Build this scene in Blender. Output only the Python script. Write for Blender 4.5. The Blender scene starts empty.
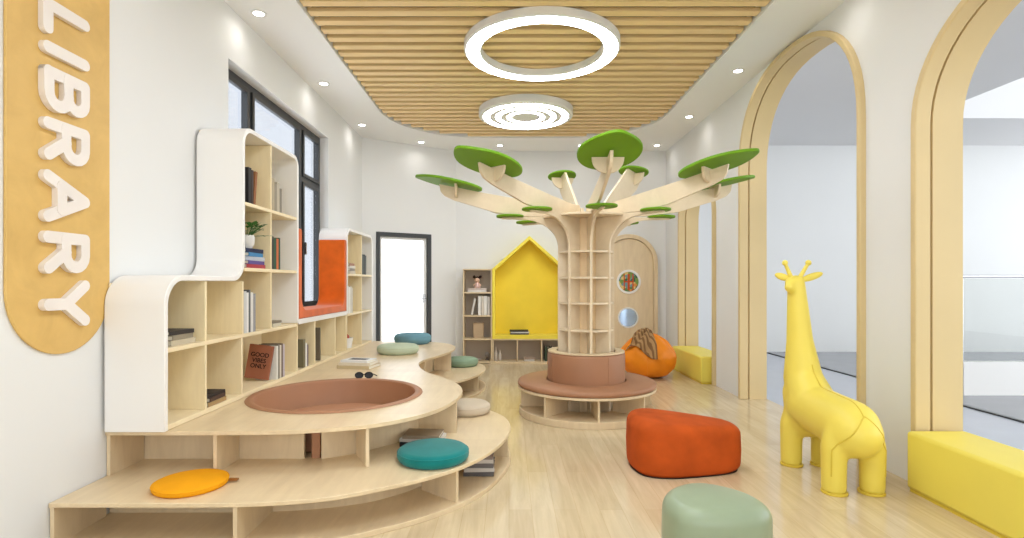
import bpy, bmesh, math, random
from mathutils import Vector, Matrix, noise
from mathutils.geometry import tessellate_polygon
from mathutils.bvhtree import BVHTree
PI = math.pi
R = math.radians
sc = bpy.context.scene
COL = sc.collection
random.seed(7)

# ------------------------------------------------------------------ colour / materials
def lin(c):
    c = c / 255.0
    return c / 12.92 if c <= 0.04045 else ((c + 0.055) / 1.055) ** 2.4
def rgb(r, g, b): return (lin(r), lin(g), lin(b), 1.0)
def mulc(c, k): return (min(1, c[0]*k), min(1, c[1]*k), min(1, c[2]*k), 1.0)
def setin(n, names, v):
    for k in names:
        if k in n.inputs:
            n.inputs[k].default_value = v
            return
def base(name):
    m = bpy.data.materials.new(name); m.use_nodes = True
    nt = m.node_tree
    return m, nt, nt.nodes['Principled BSDF']
def plain(name, col, rough=0.5, spec=0.5, var=0.04, scale=3.0, metal=0.0, bump=0.0, bscale=60, sheen=0.0):
    m, nt, p = base(name)
    p.inputs['Roughness'].default_value = rough
    p.inputs['Metallic'].default_value = metal
    setin(p, ['Specular IOR Level'], spec)
    if sheen: setin(p, ['Sheen Weight'], sheen)
    tc = nt.nodes.new('ShaderNodeTexCoord')
    n = nt.nodes.new('ShaderNodeTexNoise'); n.inputs['Scale'].default_value = scale; n.inputs['Detail'].default_value = 3
    r = nt.nodes.new('ShaderNodeValToRGB')
    r.color_ramp.elements[0].position = 0.3; r.color_ramp.elements[1].position = 0.7
    r.color_ramp.elements[0].color = mulc(col, 1 - var); r.color_ramp.elements[1].color = mulc(col, 1 + var)
    nt.links.new(tc.outputs['Object'], n.inputs['Vector']); nt.links.new(n.outputs['Fac'], r.inputs['Fac'])
    nt.links.new(r.outputs['Color'], p.inputs['Base Color'])
    if bump:
        n2 = nt.nodes.new('ShaderNodeTexNoise'); n2.inputs['Scale'].default_value = bscale; n2.inputs['Detail'].default_value = 4
        b = nt.nodes.new('ShaderNodeBump'); b.inputs['Strength'].default_value = bump; b.inputs['Distance'].default_value = 0.01
        nt.links.new(tc.outputs['Object'], n2.inputs['Vector']); nt.links.new(n2.outputs['Fac'], b.inputs['Height'])
        nt.links.new(b.outputs['Normal'], p.inputs['Normal'])
    return m
def wood(name, col, grain=(8, 8, 1.0), rough=0.4, var=0.10, strips=None, spec=0.4, rot=0.0, stripvar=0.05):
    m, nt, p = base(name)
    p.inputs['Roughness'].default_value = rough
    setin(p, ['Specular IOR Level'], spec)
    tc = nt.nodes.new('ShaderNodeTexCoord')
    mp = nt.nodes.new('ShaderNodeMapping'); mp.inputs['Scale'].default_value = grain
    n = nt.nodes.new('ShaderNodeTexNoise'); n.inputs['Scale'].default_value = 2.2; n.inputs['Detail'].default_value = 6
    n.inputs['Distortion'].default_value = 0.6; n.inputs['Roughness'].default_value = 0.62
    r = nt.nodes.new('ShaderNodeValToRGB')
    r.color_ramp.elements[0].position = 0.28; r.color_ramp.elements[1].position = 0.72
    r.color_ramp.elements[0].color = (col[0]*(1-var), col[1]*(1-var*1.25), col[2]*(1-var*1.6), 1)
    r.color_ramp.elements[1].color = mulc(col, 1 + var*0.6)
    nt.links.new(tc.outputs['Object'], mp.inputs['Vector']); nt.links.new(mp.outputs['Vector'], n.inputs['Vector'])
    nt.links.new(n.outputs['Fac'], r.inputs['Fac'])
    out = r.outputs['Color']
    if strips:
        mp2 = nt.nodes.new('ShaderNodeMapping'); mp2.inputs['Rotation'].default_value = (0, 0, rot)
        br = nt.nodes.new('ShaderNodeTexBrick')
        br.inputs['Scale'].default_value = 1.0
        br.inputs['Brick Width'].default_value = strips[0]; br.inputs['Row Height'].default_value = strips[1]
        br.inputs['Mortar Size'].default_value = strips[2]; br.inputs['Bias'].default_value = 0.0
        br.inputs['Color1'].default_value = (1-stripvar, 1-stripvar*1.3, 1-stripvar*1.7, 1); br.inputs['Color2'].default_value = (1, 1, 1, 1)
        br.inputs['Mortar'].default_value = (0.86, 0.80, 0.72, 1)
        mx = nt.nodes.new('ShaderNodeMixRGB'); mx.blend_type = 'MULTIPLY'; mx.inputs['Fac'].default_value = 1.0
        nt.links.new(tc.outputs['Object'], mp2.inputs['Vector']); nt.links.new(mp2.outputs['Vector'], br.inputs['Vector'])
        nt.links.new(out, mx.inputs['Color1']); nt.links.new(br.outputs['Color'], mx.inputs['Color2'])
        out = mx.outputs['Color']
    nt.links.new(out, p.inputs['Base Color'])
    return m
def glow(name, col, s):
    m, nt, p = base(name)
    p.inputs['Base Color'].default_value = (0.8, 0.8, 0.8, 1)
    setin(p, ['Emission Color'], col); setin(p, ['Emission Strength'], s)
    return m
def glass(name, tint=(1, 1, 1, 1), refl=0.08):
    m = bpy.data.materials.new(name); m.use_nodes = True
    nt = m.node_tree; nt.nodes.clear()
    o = nt.nodes.new('ShaderNodeOutputMaterial'); t = nt.nodes.new('ShaderNodeBsdfTransparent'); t.inputs[0].default_value = tint
    g = nt.nodes.new('ShaderNodeBsdfGlossy'); g.inputs['Roughness'].default_value = 0.02
    mx = nt.nodes.new('ShaderNodeMixShader'); lw = nt.nodes.new('ShaderNodeLayerWeight'); lw.inputs[0].default_value = 0.5
    pw = nt.nodes.new('ShaderNodeMath'); pw.operation = 'POWER'; pw.inputs[1].default_value = 4.0
    ml = nt.nodes.new('ShaderNodeMath'); ml.operation = 'MULTIPLY_ADD'; ml.inputs[1].default_value = 0.4; ml.inputs[2].default_value = 0.03
    nt.links.new(lw.outputs['Facing'], pw.inputs[0]); nt.links.new(pw.outputs[0], ml.inputs[0]); nt.links.new(ml.outputs[0], mx.inputs[0]); nt.links.new(t.outputs[0], mx.inputs[1]); nt.links.new(g.outputs[0], mx.inputs[2])
    nt.links.new(mx.outputs[0], o.inputs[0])
    return m

M = {}
M['wall'] = plain('wall_paint', rgb(231, 231, 230), 0.75, 0.25, 0.008, 1.2)
M['ceil'] = plain('ceiling_paint', rgb(244, 244, 244), 0.8, 0.2, 0.005, 1.0)
M['hallceil'] = plain('hall_ceiling_paint', rgb(225, 224, 224), 0.8, 0.2, 0.005, 1.0)
M['white'] = plain('white_lacquer', rgb(240, 238, 235), 0.35, 0.4, 0.006)
M['birch'] = wood('birch_plywood', rgb(228, 207, 172), (7, 7, 1.2), 0.4, 0.09)
M['birch_y'] = wood('birch_treads', rgb(231, 210, 174), (7, 1.0, 7), 0.32, 0.09, (1.3, 0.16, 0.0), rot=0.0, stripvar=0.06)
M['shelf'] = wood('maple_shelving', rgb(242, 225, 188), (6, 1.0, 6), 0.42, 0.07)
M['shelfv'] = wood('maple_upright', rgb(245, 229, 190), (6, 6, 0.9), 0.42, 0.08, (0.22, 0.5, 0.0), stripvar=0.04)
M['treewood'] = wood('tree_birch', rgb(231, 213, 184), (4, 4, 4), 0.42, 0.06)
M['treecore'] = wood('tree_inner_birch', rgb(232, 206, 166), (7, 7, 1), 0.42, 0.08)
M['cub'] = wood('cubby_birch', rgb(226, 205, 168), (5, 5, 1.4), 0.45, 0.07)
M['cubback'] = plain('cubby_grey_back', rgb(190, 176, 160), 0.6, 0.3, 0.03)
M['slat'] = wood('ceiling_slats_oak', rgb(246, 214, 158), (1.0, 8, 8), 0.45, 0.07)
M['slatback'] = plain('slat_backing', rgb(70, 46, 26), 0.8, 0.1, 0.05)
M['floor'] = wood('floor_planks', rgb(222, 204, 170), (9, 0.8, 6), 0.13, 0.13, (1.25, 0.13, 0.0016), spec=0.55, rot=PI/2, stripvar=0.09)
M['tile'] = plain('hall_floor_light', rgb(188, 192, 204), 0.16, 0.5, 0.02)
M['tile2'] = plain('hall_floor_grey', rgb(150, 152, 158), 0.25, 0.5, 0.03)
M['arch'] = plain('arch_cream', rgb(216, 193, 145), 0.5, 0.35, 0.03, 1.5)
M['dark'] = plain('dark_bronze_frame', rgb(52, 54, 56), 0.35, 0.5, 0.05)
M['chrome'] = plain('brushed_metal', rgb(190, 190, 192), 0.25, 0.5, 0.03, metal=1.0)
M['signwood'] = wood('sign_ply', rgb(219, 181, 108), (2.2, 2.2, 2.2), 0.5, 0.11)
M['letter'] = plain('letter_white', rgb(236, 228, 222), 0.4, 0.4, 0.01)
M['brown'] = plain('tan_leather', rgb(170, 122, 90), 0.5, 0.4, 0.04, 3, bump=0.06)
M['yellow'] = plain('yellow_vinyl', rgb(238, 217, 94), 0.42, 0.4, 0.03, 2.0)
M['yellow2'] = plain('yellow_bench_vinyl', rgb(240, 222, 98), 0.45, 0.4, 0.03, 2.0)
M['yellowseam'] = plain('yellow_seam', rgb(222, 196, 70), 0.5, 0.3, 0.03)
M['house'] = plain('house_yellow_felt', rgb(246, 216, 70), 0.75, 0.2, 0.05, 2.5)
M['houseedge'] = plain('house_yellow_edge', rgb(244, 224, 86), 0.6, 0.2, 0.02)
M['orangepad'] = plain('orange_velvet', rgb(212, 94, 14), 0.8, 0.2, 0.13, 7, sheen=0.3)
M['rust'] = plain('rust_suede', rgb(188, 80, 24), 0.8, 0.2, 0.16, 6, bump=0.06, bscale=30)
M['sage'] = plain('sage_leather', rgb(150, 164, 136), 0.33, 0.45, 0.04, 5)
M['teal'] = plain('teal_felt', rgb(18, 122, 120), 0.8, 0.15, 0.08, 9, sheen=0.2)
M['amber'] = plain('amber_felt', rgb(242, 166, 18), 0.75, 0.2, 0.05, 6)
M['beige'] = plain('beige_felt', rgb(203, 188, 166), 0.85, 0.15, 0.04, 6)
M['sagefelt'] = plain('sage_felt', rgb(142, 164, 138), 0.85, 0.15, 0.05, 6)
M['mint'] = plain('mint_felt', rgb(192, 204, 178), 0.85, 0.15, 0.04, 6)
M['blue'] = plain('slate_blue_felt', rgb(108, 148, 162), 0.85, 0.15, 0.06, 6)
M['beanbag'] = plain('beanbag_orange', rgb(240, 140, 20), 0.55, 0.35, 0.07, 4, bump=0.1, bscale=14)
M['leaf'] = plain('leaf_green', rgb(108, 156, 20), 0.55, 0.3, 0.05, 3)
M['leather'] = plain('tag_leather', rgb(150, 96, 40), 0.6, 0.3, 0.05)
M['light'] = glow('lamp_diffuser', (0.88, 0.945, 1, 1), 18.0)
M['spot'] = glow('downlight_lens', (1, 0.97, 0.92, 1), 14.0)
M['lampwhite'] = plain('lamp_body', rgb(232, 231, 229), 0.4, 0.4, 0.005)
M['glass'] = glass('window_glass', (0.93, 0.94, 0.96, 1))
M['doorglass'] = glass('door_glass', (1, 1, 1, 1))
M['railglass'] = glass('railing_glass', (0.9, 0.91, 0.9, 1))
M['pages'] = plain('paper_pages', rgb(232, 226, 212), 0.8, 0.1, 0.03, 20)
M['plantgreen'] = plain('plant_leaf', rgb(52, 104, 40), 0.5, 0.4, 0.15, 12)
M['ceramic'] = plain('white_ceramic', rgb(228, 226, 222), 0.25, 0.5, 0.01)
M['mirror'] = plain('blue_mirror', rgb(178, 200, 226), 0.08, 0.6, 0.08, 3, metal=0.55)
M['skin'] = plain('doll_skin', rgb(232, 190, 160), 0.5, 0.3, 0.02)
M['hair'] = plain('doll_hair', rgb(58, 34, 28), 0.6, 0.3, 0.05)
M['ink'] = plain('black_print', rgb(30, 22, 18), 0.6, 0.2, 0.02)
_cm = {}
def cmat(r, g, b, rough=0.55):
    k = (r, g, b)
    if k not in _cm: _cm[k] = plain('cover_%d_%d_%d' % k, rgb(r, g, b), rough, 0.35, 0.04, 12)
    return _cm[k]
def blanket_mat():
    m, nt, p = base('striped_blanket'); p.inputs['Roughness'].default_value = 0.9
    tc = nt.nodes.new('ShaderNodeTexCoord'); w = nt.nodes.new('ShaderNodeTexWave')
    w.inputs['Scale'].default_value = 6.0; w.inputs['Distortion'].default_value = 2.0
    r = nt.nodes.new('ShaderNodeValToRGB')
    r.color_ramp.elements[0].color = rgb(128, 92, 56); r.color_ramp.elements[1].color = rgb(178, 140, 92)
    r.color_ramp.elements[0].position = 0.35; r.color_ramp.elements[1].position = 0.6
    nt.links.new(tc.outputs['Object'], w.inputs['Vector']); nt.links.new(w.outputs['Fac'], r.inputs['Fac']); nt.links.new(r.outputs['Color'], p.inputs['Base Color'])
    return m
M['blanket'] = blanket_mat()
def art_mat():
    m, nt, p = base('autumn_picture'); p.inputs['Roughness'].default_value = 0.4
    tc = nt.nodes.new('ShaderNodeTexCoord'); n = nt.nodes.new('ShaderNodeTexVoronoi'); n.inputs['Scale'].default_value = 16
    r = nt.nodes.new('ShaderNodeValToRGB'); r.color_ramp.interpolation = 'CONSTANT'
    cols = [(0, rgb(44, 92, 60)), (0.2, rgb(120, 150, 60)), (0.36, rgb(222, 196, 120)), (0.5, rgb(214, 140, 60)), (0.6, rgb(110, 150, 150)), (0.8, rgb(90, 130, 70))]
    r.color_ramp.elements[0].color = cols[0][1]; r.color_ramp.elements[1].position = cols[1][0]; r.color_ramp.elements[1].color = cols[1][1]
    for pos, c in cols[2:]:
        e = r.color_ramp.elements.new(pos); e.color = c
    s = nt.nodes.new('ShaderNodeSeparateColor')
    nt.links.new(tc.outputs['Object'], n.inputs['Vector']); nt.links.new(n.outputs['Color'], s.inputs[0]); nt.links.new(s.outputs[0], r.inputs['Fac'])
    nt.links.new(r.outputs['Color'], p.inputs['Base Color'])
    return m
M['art'] = art_mat()
M['arttrunk'] = plain('picture_tree', rgb(198, 74, 26), 0.5, 0.3, 0.05)

# ------------------------------------------------------------------ mesh builder
class MB:
    def __init__(s): s.v = []; s.f = []
    def add(s, vs, fs):
        o = len(s.v); s.v += [Vector(p) for p in vs]; s.f += [tuple(i + o for i in f) for f in fs]; return s
    def box(s, x0, x1, y0, y1, z0, z1):
        return s.add([(x0,y0,z0),(x1,y0,z0),(x1,y1,z0),(x0,y1,z0),(x0,y0,z1),(x1,y0,z1),(x1,y1,z1),(x0,y1,z1)],
              [(3,2,1,0),(4,5,6,7),(0,1,5,4),(1,2,6,5),(2,3,7,6),(3,0,4,7)])
    def prism(s, loops, axis, a, b, fn=None):
        if not isinstance(loops[0][0], (tuple, list, Vector)): loops = [loops]
        def P(u, v, w):
            if fn: return fn(u, v, w)
            return {'x': (w, u, v), 'y': (u, w, v), 'z': (u, v, w)}[axis]
        flat = [p for L in loops for p in L]; n = len(flat)
        vs = [P(p[0], p[1], a) for p in flat] + [P(p[0], p[1], b) for p in flat]
        fs = []
        if len(loops) == 1:
            fs += [tuple(range(n))[::-1], tuple(range(n, 2*n))]
        else:
            for t in tessellate_polygon([[Vector((p[0], p[1], 0)) for p in L] for L in loops]):
                fs += [tuple(t), tuple(i + n for i in t)]
        o = 0
        for L in loops:
            k = len(L)
            for i in range(k):
                j = (i + 1) % k; fs.append((o+i, o+j, o+j+n, o+i+n))
            o += k
        return s.add(vs, fs)
    def lathe(s, prof, c=(0,0,0), n=48, closed=False, arc=None, dirf=None):
        # prof [(r,z)] around z through c
        vs = []; fs = []; k = len(prof)
        for i in range(n):
            a = 2*PI*i/n
            for r, z in prof: vs.append((c[0]+r*math.cos(a), c[1]+r*math.sin(a), c[2]+z))
        for i in range(n):
            i2 = (i+1) % n
            for j in range(k if closed else k-1):
                j2 = (j+1) % k
                fs.append((i*k+j, i2*k+j, i2*k+j2, i*k+j2))
        return s.add(vs, fs)
    def ring(s, r0, r1, z0, z1, c=(0,0,0), n=64):
        return s.lathe([(r0,z0),(r1,z0),(r1,z1),(r0,z1)], c, n, True)
    def cyl(s, r, z0, z1, c=(0,0,0), n=48, r2=None):
        r2 = r if r2 is None else r2
        return s.lathe([(0,z0),(r,z0),(r2,z1),(0,z1)], c, n)
    def sphere(s, c, r, sx=1, sy=1, sz=1, n=20, rot=None):
        vs = []; fs = []; h = n//2
        for i in range(h+1):
            th = PI*i/h
            for j in range(n):
                ph = 2*PI*j/n
                v = Vector((r*sx*math.sin(th)*math.cos(ph), r*sy*math.sin(th)*math.sin(ph), r*sz*math.cos(th)))
                if rot: v = rot @ v
                vs.append(Vector(c)+v)
        for i in range(h):
            for j in range(n):
                j2=(j+1)%n; fs.append((i*n+j,(i+1)*n+j,(i+1)*n+j2,i*n+j2))
        return s.add(vs, fs)
    def tube(s, pts, rad, n=10, cap=True):
        pts = [Vector(p) for p in pts]
        if not isinstance(rad, (list, tuple)): rad = [rad]*len(pts)
        vs = []; fs = []
        up = Vector((0.13, 0.21, 0.97)).normalized()
        for i, p in enumerate(pts):
            d = (pts[min(i+1, len(pts)-1)] - pts[max(i-1, 0)]).normalized()
            a = d.cross(up)
            if a.length < 0.05: a = d.cross(Vector((1, 0, 0)))
            a.normalize(); b = d.cross(a)
            for j in range(n):
                t = 2*PI*j/n; vs.append(p + (a*math.cos(t) + b*math.sin(t))*rad[i])
        for i in range(len(pts)-1):
            for j in range(n):
                j2=(j+1)%n; fs.append((i*n+j, i*n+j2, (i+1)*n+j2, (i+1)*n+j))
        if cap:
            fs.append(tuple(range(n))[::-1]); fs.append(tuple((len(pts)-1)*n + j for j in range(n)))
        return s.add(vs, fs)
    def capsule(s, a, b, ra, rb, n=18):
        a = Vector(a); b = Vector(b); d = (b-a).normalized()
        pts = []; rr = []
        for k in range(7):
            t = PI/2*(k/6); pts.append(a - d*ra*math.cos(t)); rr.append(max(0.001, ra*math.sin(t)))
        for k in range(1, 8):
            t = PI/2*(k/7); pts.append(b + d*rb*math.sin(t)); rr.append(max(0.001, rb*math.cos(t)))
        return s.tube(pts, rr, n)
def build(name, mb, mat, parent=None, off=None, bevel=0, seg=2, smooth=35, kind=None):
    """one mesh object; if off is given the vertices are world coordinates measured from off"""
    me = bpy.data.meshes.new(name)
    o3 = Vector(off) if off is not None else Vector((0,0,0))
    me.from_pydata([tuple(v - o3) for v in mb.v], [], mb.f); me.validate()
    bm = bmesh.new(); bm.from_mesh(me)
    bmesh.ops.remove_doubles(bm, verts=bm.verts, dist=1e-6)
    bmesh.ops.recalc_face_normals(bm, faces=bm.faces); bm.to_mesh(me); bm.free()
    me.polygons.foreach_set('use_smooth', [True]*len(me.polygons))
    me.set_sharp_from_angle(angle=R(smooth))
    me.materials.append(mat)
    ob = bpy.data.objects.new(name, me); COL.objects.link(ob)
    if parent is not None: ob.parent = parent
    elif off is not None: ob.location = o3
    if bevel:
        b = ob.modifiers.new('Bevel', 'BEVEL'); b.width = bevel; b.segments = seg; b.limit_method = 'ANGLE'; b.angle_limit = R(35); b.harden_normals = False
    if kind: ob['kind'] = kind
    return ob
def struct(name, mb, mat, parent=None, bevel=0, off=None):
    return build(name, mb, mat, parent, off, bevel, kind=None if parent else 'structure')
def tag(o, label, cat, group=None):
    o['label'] = label; o['category'] = cat
    if group: o['group'] = group
    return o
def thing(name, label, cat, loc=(0,0,0), rotz=0, group=None):
    o = bpy.data.objects.new(name, None); COL.objects.link(o); o.location = loc; o.rotation_euler = (0,0,rotz)
    o.empty_display_size = 0.05
    return tag(o, label, cat, group)
def rounded(pts, radii, closed=True, n=8):
    out = []; k = len(pts)
    for i, p in enumerate(pts):
        r = radii[i] if isinstance(radii, (list, tuple)) else radii
        if not closed and i in (0, k-1) or r <= 0: out.append(tuple(p)); continue
        p = Vector(p); a = (Vector(pts[i-1]) - p); b = (Vector(pts[(i+1) % k]) - p)
        la, lb = a.length, b.length; a.normalize(); b.normalize()
        ang = math.acos(max(-1, min(1, a.dot(b))))
        t = min(r / math.tan(ang/2), la*0.499, lb*0.499); rr = t*math.tan(ang/2)
        c = p + (a+b).normalized() * (rr/math.sin(ang/2))
        s = p + a*t; e = p + b*t
        a0 = math.atan2(s.y-c.y, s.x-c.x); a1 = math.atan2(e.y-c.y, e.x-c.x)
        d = (a1-a0+PI) % (2*PI) - PI
        for j in range(n+1):
            q = a0 + d*j/n; out.append((c.x+rr*math.cos(q), c.y+rr*math.sin(q)))
    return out
def catmull(pts, closed=False, n=8):
    out = []; k = len(pts)
    rng = range(k) if closed else range(k-1)
    for i in rng:
        if closed: P = [Vector(pts[(i+j-1) % k]) for j in range(4)]
        else: P = [Vector(pts[max(0, min(k-1, i+j-1))]) for j in range(4)]
        for j in range(n):
            t = j/n
            q = 0.5*((2*P[1]) + (P[2]-P[0])*t + (2*P[0]-5*P[1]+4*P[2]-P[3])*t*t + (3*P[1]-P[0]-3*P[2]+P[3])*t**3)
            out.append(tuple(q))
    if not closed: out.append(tuple(pts[-1]))
    return out
def circle(cx, cy, r, n=64): return [(cx+r*math.cos(2*PI*i/n), cy+r*math.sin(2*PI*i/n)) for i in range(n)]

# ------------------------------------------------------------------ calibration of the room
XL, XR, YB, H = -2.22, 2.62, 9.10, 3.50
YF = -3.0                         # unseen end behind the photographer, opened to admit added fill light
CHA = Vector((XL, 8.23)); CHB = Vector((-0.89, YB))

# camera
cam = bpy.data.cameras.new('camera'); co = bpy.data.objects.new('camera', cam); COL.objects.link(co)
co.location = (0, 0, 1.3); co.rotation_euler = (R(90), 0, 0)
cam.sensor_fit = 'HORIZONTAL'; cam.sensor_width = 36; cam.lens = 36*545/1024
cam.shift_x = 3/1024; cam.shift_y = 14/1024; cam.clip_start = 0.05
sc.camera = co

# ------------------------------------------------------------------ shell
struct('floor', MB().box(XL-0.2, XR+0.27, YF, YB+0.2, -0.1, 0), M['floor'])
struct('floor', MB().box(XR+0.27, 4.8, YF, 10.3, -0.1, 0), M['tile'])
struct('floor', MB().box(4.8, 12.5, YF, 10.3, -0.1, 0), M['tile2'])
struct('trim_1', MB().box(4.78, 4.83, YF, 10.3, 0.0, 0.012), M['dark'])

# left wall with window opening
WY0, WY1, WZ0, WZ1 = 4.312, 6.703, 0.99, 3.08
struct('wall_left', MB().prism([[(YF,0),(8.23,0),(8.23,H),(YF,H)], [(WY0,WZ0),(WY1,WZ0),(WY1,WZ1),(WY0,WZ1)]], 'x', XL-0.2, XL), M['wall'])
# chamfered wall with door opening
cd = (CHB-CHA).normalized(); cn = Vector((-cd.y, cd.x))        # cn points outward (left/back)
CL = (CHB-CHA).length
def chf(u, v, w): p = CHA + cd*u + cn*w; return (p.x, p.y, v)
D0, D1, DZ = 0.218, 1.138, 2.087
struct('wall_back_left', MB().prism([(0,0),(D0,0),(D0,DZ),(D1,DZ),(D1,0),(CL,0),(CL,H),(0,H)], 'z', 0, 0.2, chf), M['wall'])
struct('wall_back', MB().box(-0.89, XR+0.27, YB, YB+0.2, 0, H), M['wall'])

# right wall with arches
def archpath(y0, y1, z1, b, off=0.0, e=2.0, n=28):
    """open path floor->arch->floor, from far (y1) to near (y0); off shrinks the opening"""
    c = (y0+y1)/2; a = (y1-y0)/2 - off; zs = z1 - b; bb = b - off
    pts = [(c+a, 0)]
    for i in range(n+1):
        t = PI*i/n; ct, st = math.cos(t), math.sin(t)
        pts.append((c + a*math.copysign(abs(ct)**(2/e), ct), zs + bb*abs(st)**(2/e)))
    pts.append((c-a, 0)); return pts
ARCHES = [(1.90, 3.50, 3.005, 0.70, 2.05), (4.00, 6.135, 3.488, 0.98, 2.35), (6.89, 8.33, 2.90, 0.72, 2.0)]
outer = [(YF, 0)]
for (a0, a1, z1, b, e) in ARCHES: outer += list(reversed(archpath(a0, a1, z1, b, 0.008, e)))
outer += [(YB, 0), (YB, H), (YF, H)]
struct('wall_right', MB().prism(outer, 'x', XR, XR+0.27), M['wall'])
for i, (a0, a1, z1, b, e) in enumerate(ARCHES):
    lip_o = archpath(a0, a1, z1, b, 0.0, e); lip_i = archpath(a0, a1, z1, b, 0.045, e)
    m = MB().prism(lip_o + lip_i[::-1], 'x', XR-0.045, XR+0.055)
    tr = struct('trim_%d' % (i+2), m, M['arch'], bevel=0.008)
    ln_o = archpath(a0, a1, z1, b, 0.009, e); ln_i = archpath(a0, a1, z1, b, 0.040, e); gr_i = archpath(a0, a1, z1, b, 0.016, e)
    struct('arch_groove', MB().prism(ln_o + gr_i[::-1], 'x', XR+0.054, XR+0.071), M['arch'], parent=tr)
    struct('arch_liner', MB().prism(ln_o + ln_i[::-1], 'x', XR+0.070, XR+0.262), M['arch'], parent=tr)

# ceiling with rounded recess
RX0, RX1, RY0, RY1 = -1.66, 2.07, 0.3, 8.27
rec = rounded([(RX0,RY0),(RX1,RY0),(RX1,RY1),(RX0,RY1)], [0.4,0.4,1.15,1.3], n=16)
ceil_outer = [(XL,YF),(XR,YF),(XR,YB),(-0.89,YB),(XL,8.23)]
ce = struct('ceiling', MB().prism([ceil_outer, rec], 'z', H, H+0.12), M['ceil'])
struct('slat_backing', MB().box(RX0-0.05, RX1+0.05, RY0-0.05, RY1+0.05, H+0.12, H+0.15), M['slatback'], parent=ce)
sl = MB()
def rec_x(y):
    xs = []
    for i in range(len(rec)):
        a, b = rec[i], rec[(i+1) % len(rec)]
        if (a[1]-y)*(b[1]-y) <= 0 and abs(a[1]-b[1]) > 1e-9:
            xs.append(a[0] + (b[0]-a[0])*(y-a[1])/(b[1]-a[1]))
    return (min(xs), max(xs)) if len(xs) >= 2 else None
y = RY1 - 0.06
while y > RY0 + 0.1:
    r1 = rec_x(y+0.03)
    if r1: sl.box(r1[0]+0.012, r1[1]-0.012, y-0.042, y+0.042, H+0.02, H+0.055)
    y -= 0.1615
so = struct('slat_panel', sl, M['slat'], parent=ce)
# hall beyond the arches
struct('wall_hall', MB().box(XR+0.27, 12.5, 10.3, 10.5, 0, 6.2), M['wall'])
struct('ceiling', MB().box(XR+0.27, 6.5, YF, 10.3, 3.9, 4.0), M['hallceil'])
struct('ceiling', MB().box(6.5, 12.5, 8.6, 10.3, 3.9, 6.2), M['hallceil'])
struct('ceiling', MB().box(6.5, 12.5, YF, 8.6, 6.2, 6.3), M['hallceil'])
struct('wall_hall_upper', MB().box(6.4, 6.5, YF, 8.6, 4.0, 6.2), M['wall'])
struct('wall_right_upper', MB().box(XR+0.17, XR+0.27, YF, 10.3, H+0.0, 3.9), M['wall'])
struct('wall_hall_end', MB().box(XR+0.0, XR+0.27, YB+0.2, 10.3, 0, 3.9), M['wall'])
# curb under the railing
struct('trim_5', MB().box(5.26, 12.5, 6.3, 6.42, 0, 0.385), M['white'])
rl = thing('glass_railing', 'frameless glass railing with thin steel top rail on the white curb beyond the right archway', 'railing', (5.26, 6.36, 0.385))
for k in range(3):
    x0 = 5.28 + k*1.6
    build('glass_panel', MB().box(x0+0.03, x0+1.57, 6.352, 6.366, 0.385, 1.35), M['railglass'], rl, (5.26,6.36,0.385))
    build('post', MB().box(x0-0.012, x0+0.012, 6.345, 6.375, 0.385, 1.36), M['chrome'], rl, (5.26,6.36,0.385))
build('top_rail', MB().box(5.26, 10.1, 6.335, 6.385, 1.36, 1.395), M['chrome'], rl, (5.26,6.36,0.385), bevel=0.008)

# wall behind the photographer; its wide opening is added to let in fill light
struct('wall_front', MB().prism([[(XL-0.2,0),(XR,0),(XR,H),(XL-0.2,H)], [(XL+0.1,0.1),(XR-0.1,0.1),(XR-0.1,3.4),(XL+0.1,3.4)]], 'y', YF-0.2, YF), M['wall'])
w2 = struct('fill_opening', MB().prism([[(XL+0.1,0.1),(XR-0.1,0.1),(XR-0.1,3.4),(XL+0.1,3.4)],[(XL+0.16,0.16),(XR-0.16,0.16),(XR-0.16,3.34),(XL+0.16,3.34)]], 'y', YF-0.12, YF-0.06), M['dark'])  # frame around the added fill opening, out of view

struct('added_outside_wall', MB().box(-6.0, -5.8, 1.0, 22.0, 0, 9.0), plain('added_wall_grey', rgb(168, 169, 172), 0.8, 0.2, 0.02, 1.0))  # wall added to tone down the window view, which blows out against bare sky
# ------------------------------------------------------------------ window_1 (left wall)
FX0, FX1 = XL-0.165, XL-0.105
def fr(y0, y1, z0, z1): return (FX0, FX1, y0, y1, z0, z1)
w = MB()
w.prism([[(WY0,WZ0),(WY1,WZ0),(WY1,WZ1),(WY0,WZ1)],[(WY0+.06,WZ0+.06),(WY1-.06,WZ0+.06),(WY1-.06,WZ1-.06),(WY0+.06,WZ1-.06)]], 'x', FX0, FX1)
w.box(FX0, FX1, 4.85, 4.91, WZ0+.06, WZ1-.06)
w.box(FX0, FX1, 6.05, 6.12, WZ0+.06, WZ1-.06)
w.box(FX0, FX1, 6.12, 6.643, 2.44, 2.50)
win = struct('window_1', w, M['dark'], bevel=0.004)
def sash(y0, y1, z0, z1):
    m = MB().prism([[(y0,z0),(y1,z0),(y1,z1),(y0,z1)],[(y0+.04,z0+.04),(y1-.04,z0+.04),(y1-.04,z1-.04),(y0+.04,z1-.04)]], 'x', FX1-0.02, FX1+0.018)
    struct('window_sash', m, M['dark'], parent=win, bevel=0.003)
    struct('pane', MB().box(FX0+0.028, FX0+0.034, y0+.01, y1-.01, z0+.01, z1-.01), M['glass'], parent=win)
sash(4.372, 4.85, WZ0+.06, WZ1-.06); sash(4.91, 6.05, WZ0+.06, WZ1-.06)
sash(6.12, 6.643, WZ0+.06, 2.44); sash(6.12, 6.643, 2.50, WZ1-.06)
struct('window_handle', MB().box(FX1+0.018, FX1+0.045, 6.14, 6.158, 1.62, 1.76), M['chrome'], parent=win, bevel=0.004)
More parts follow.
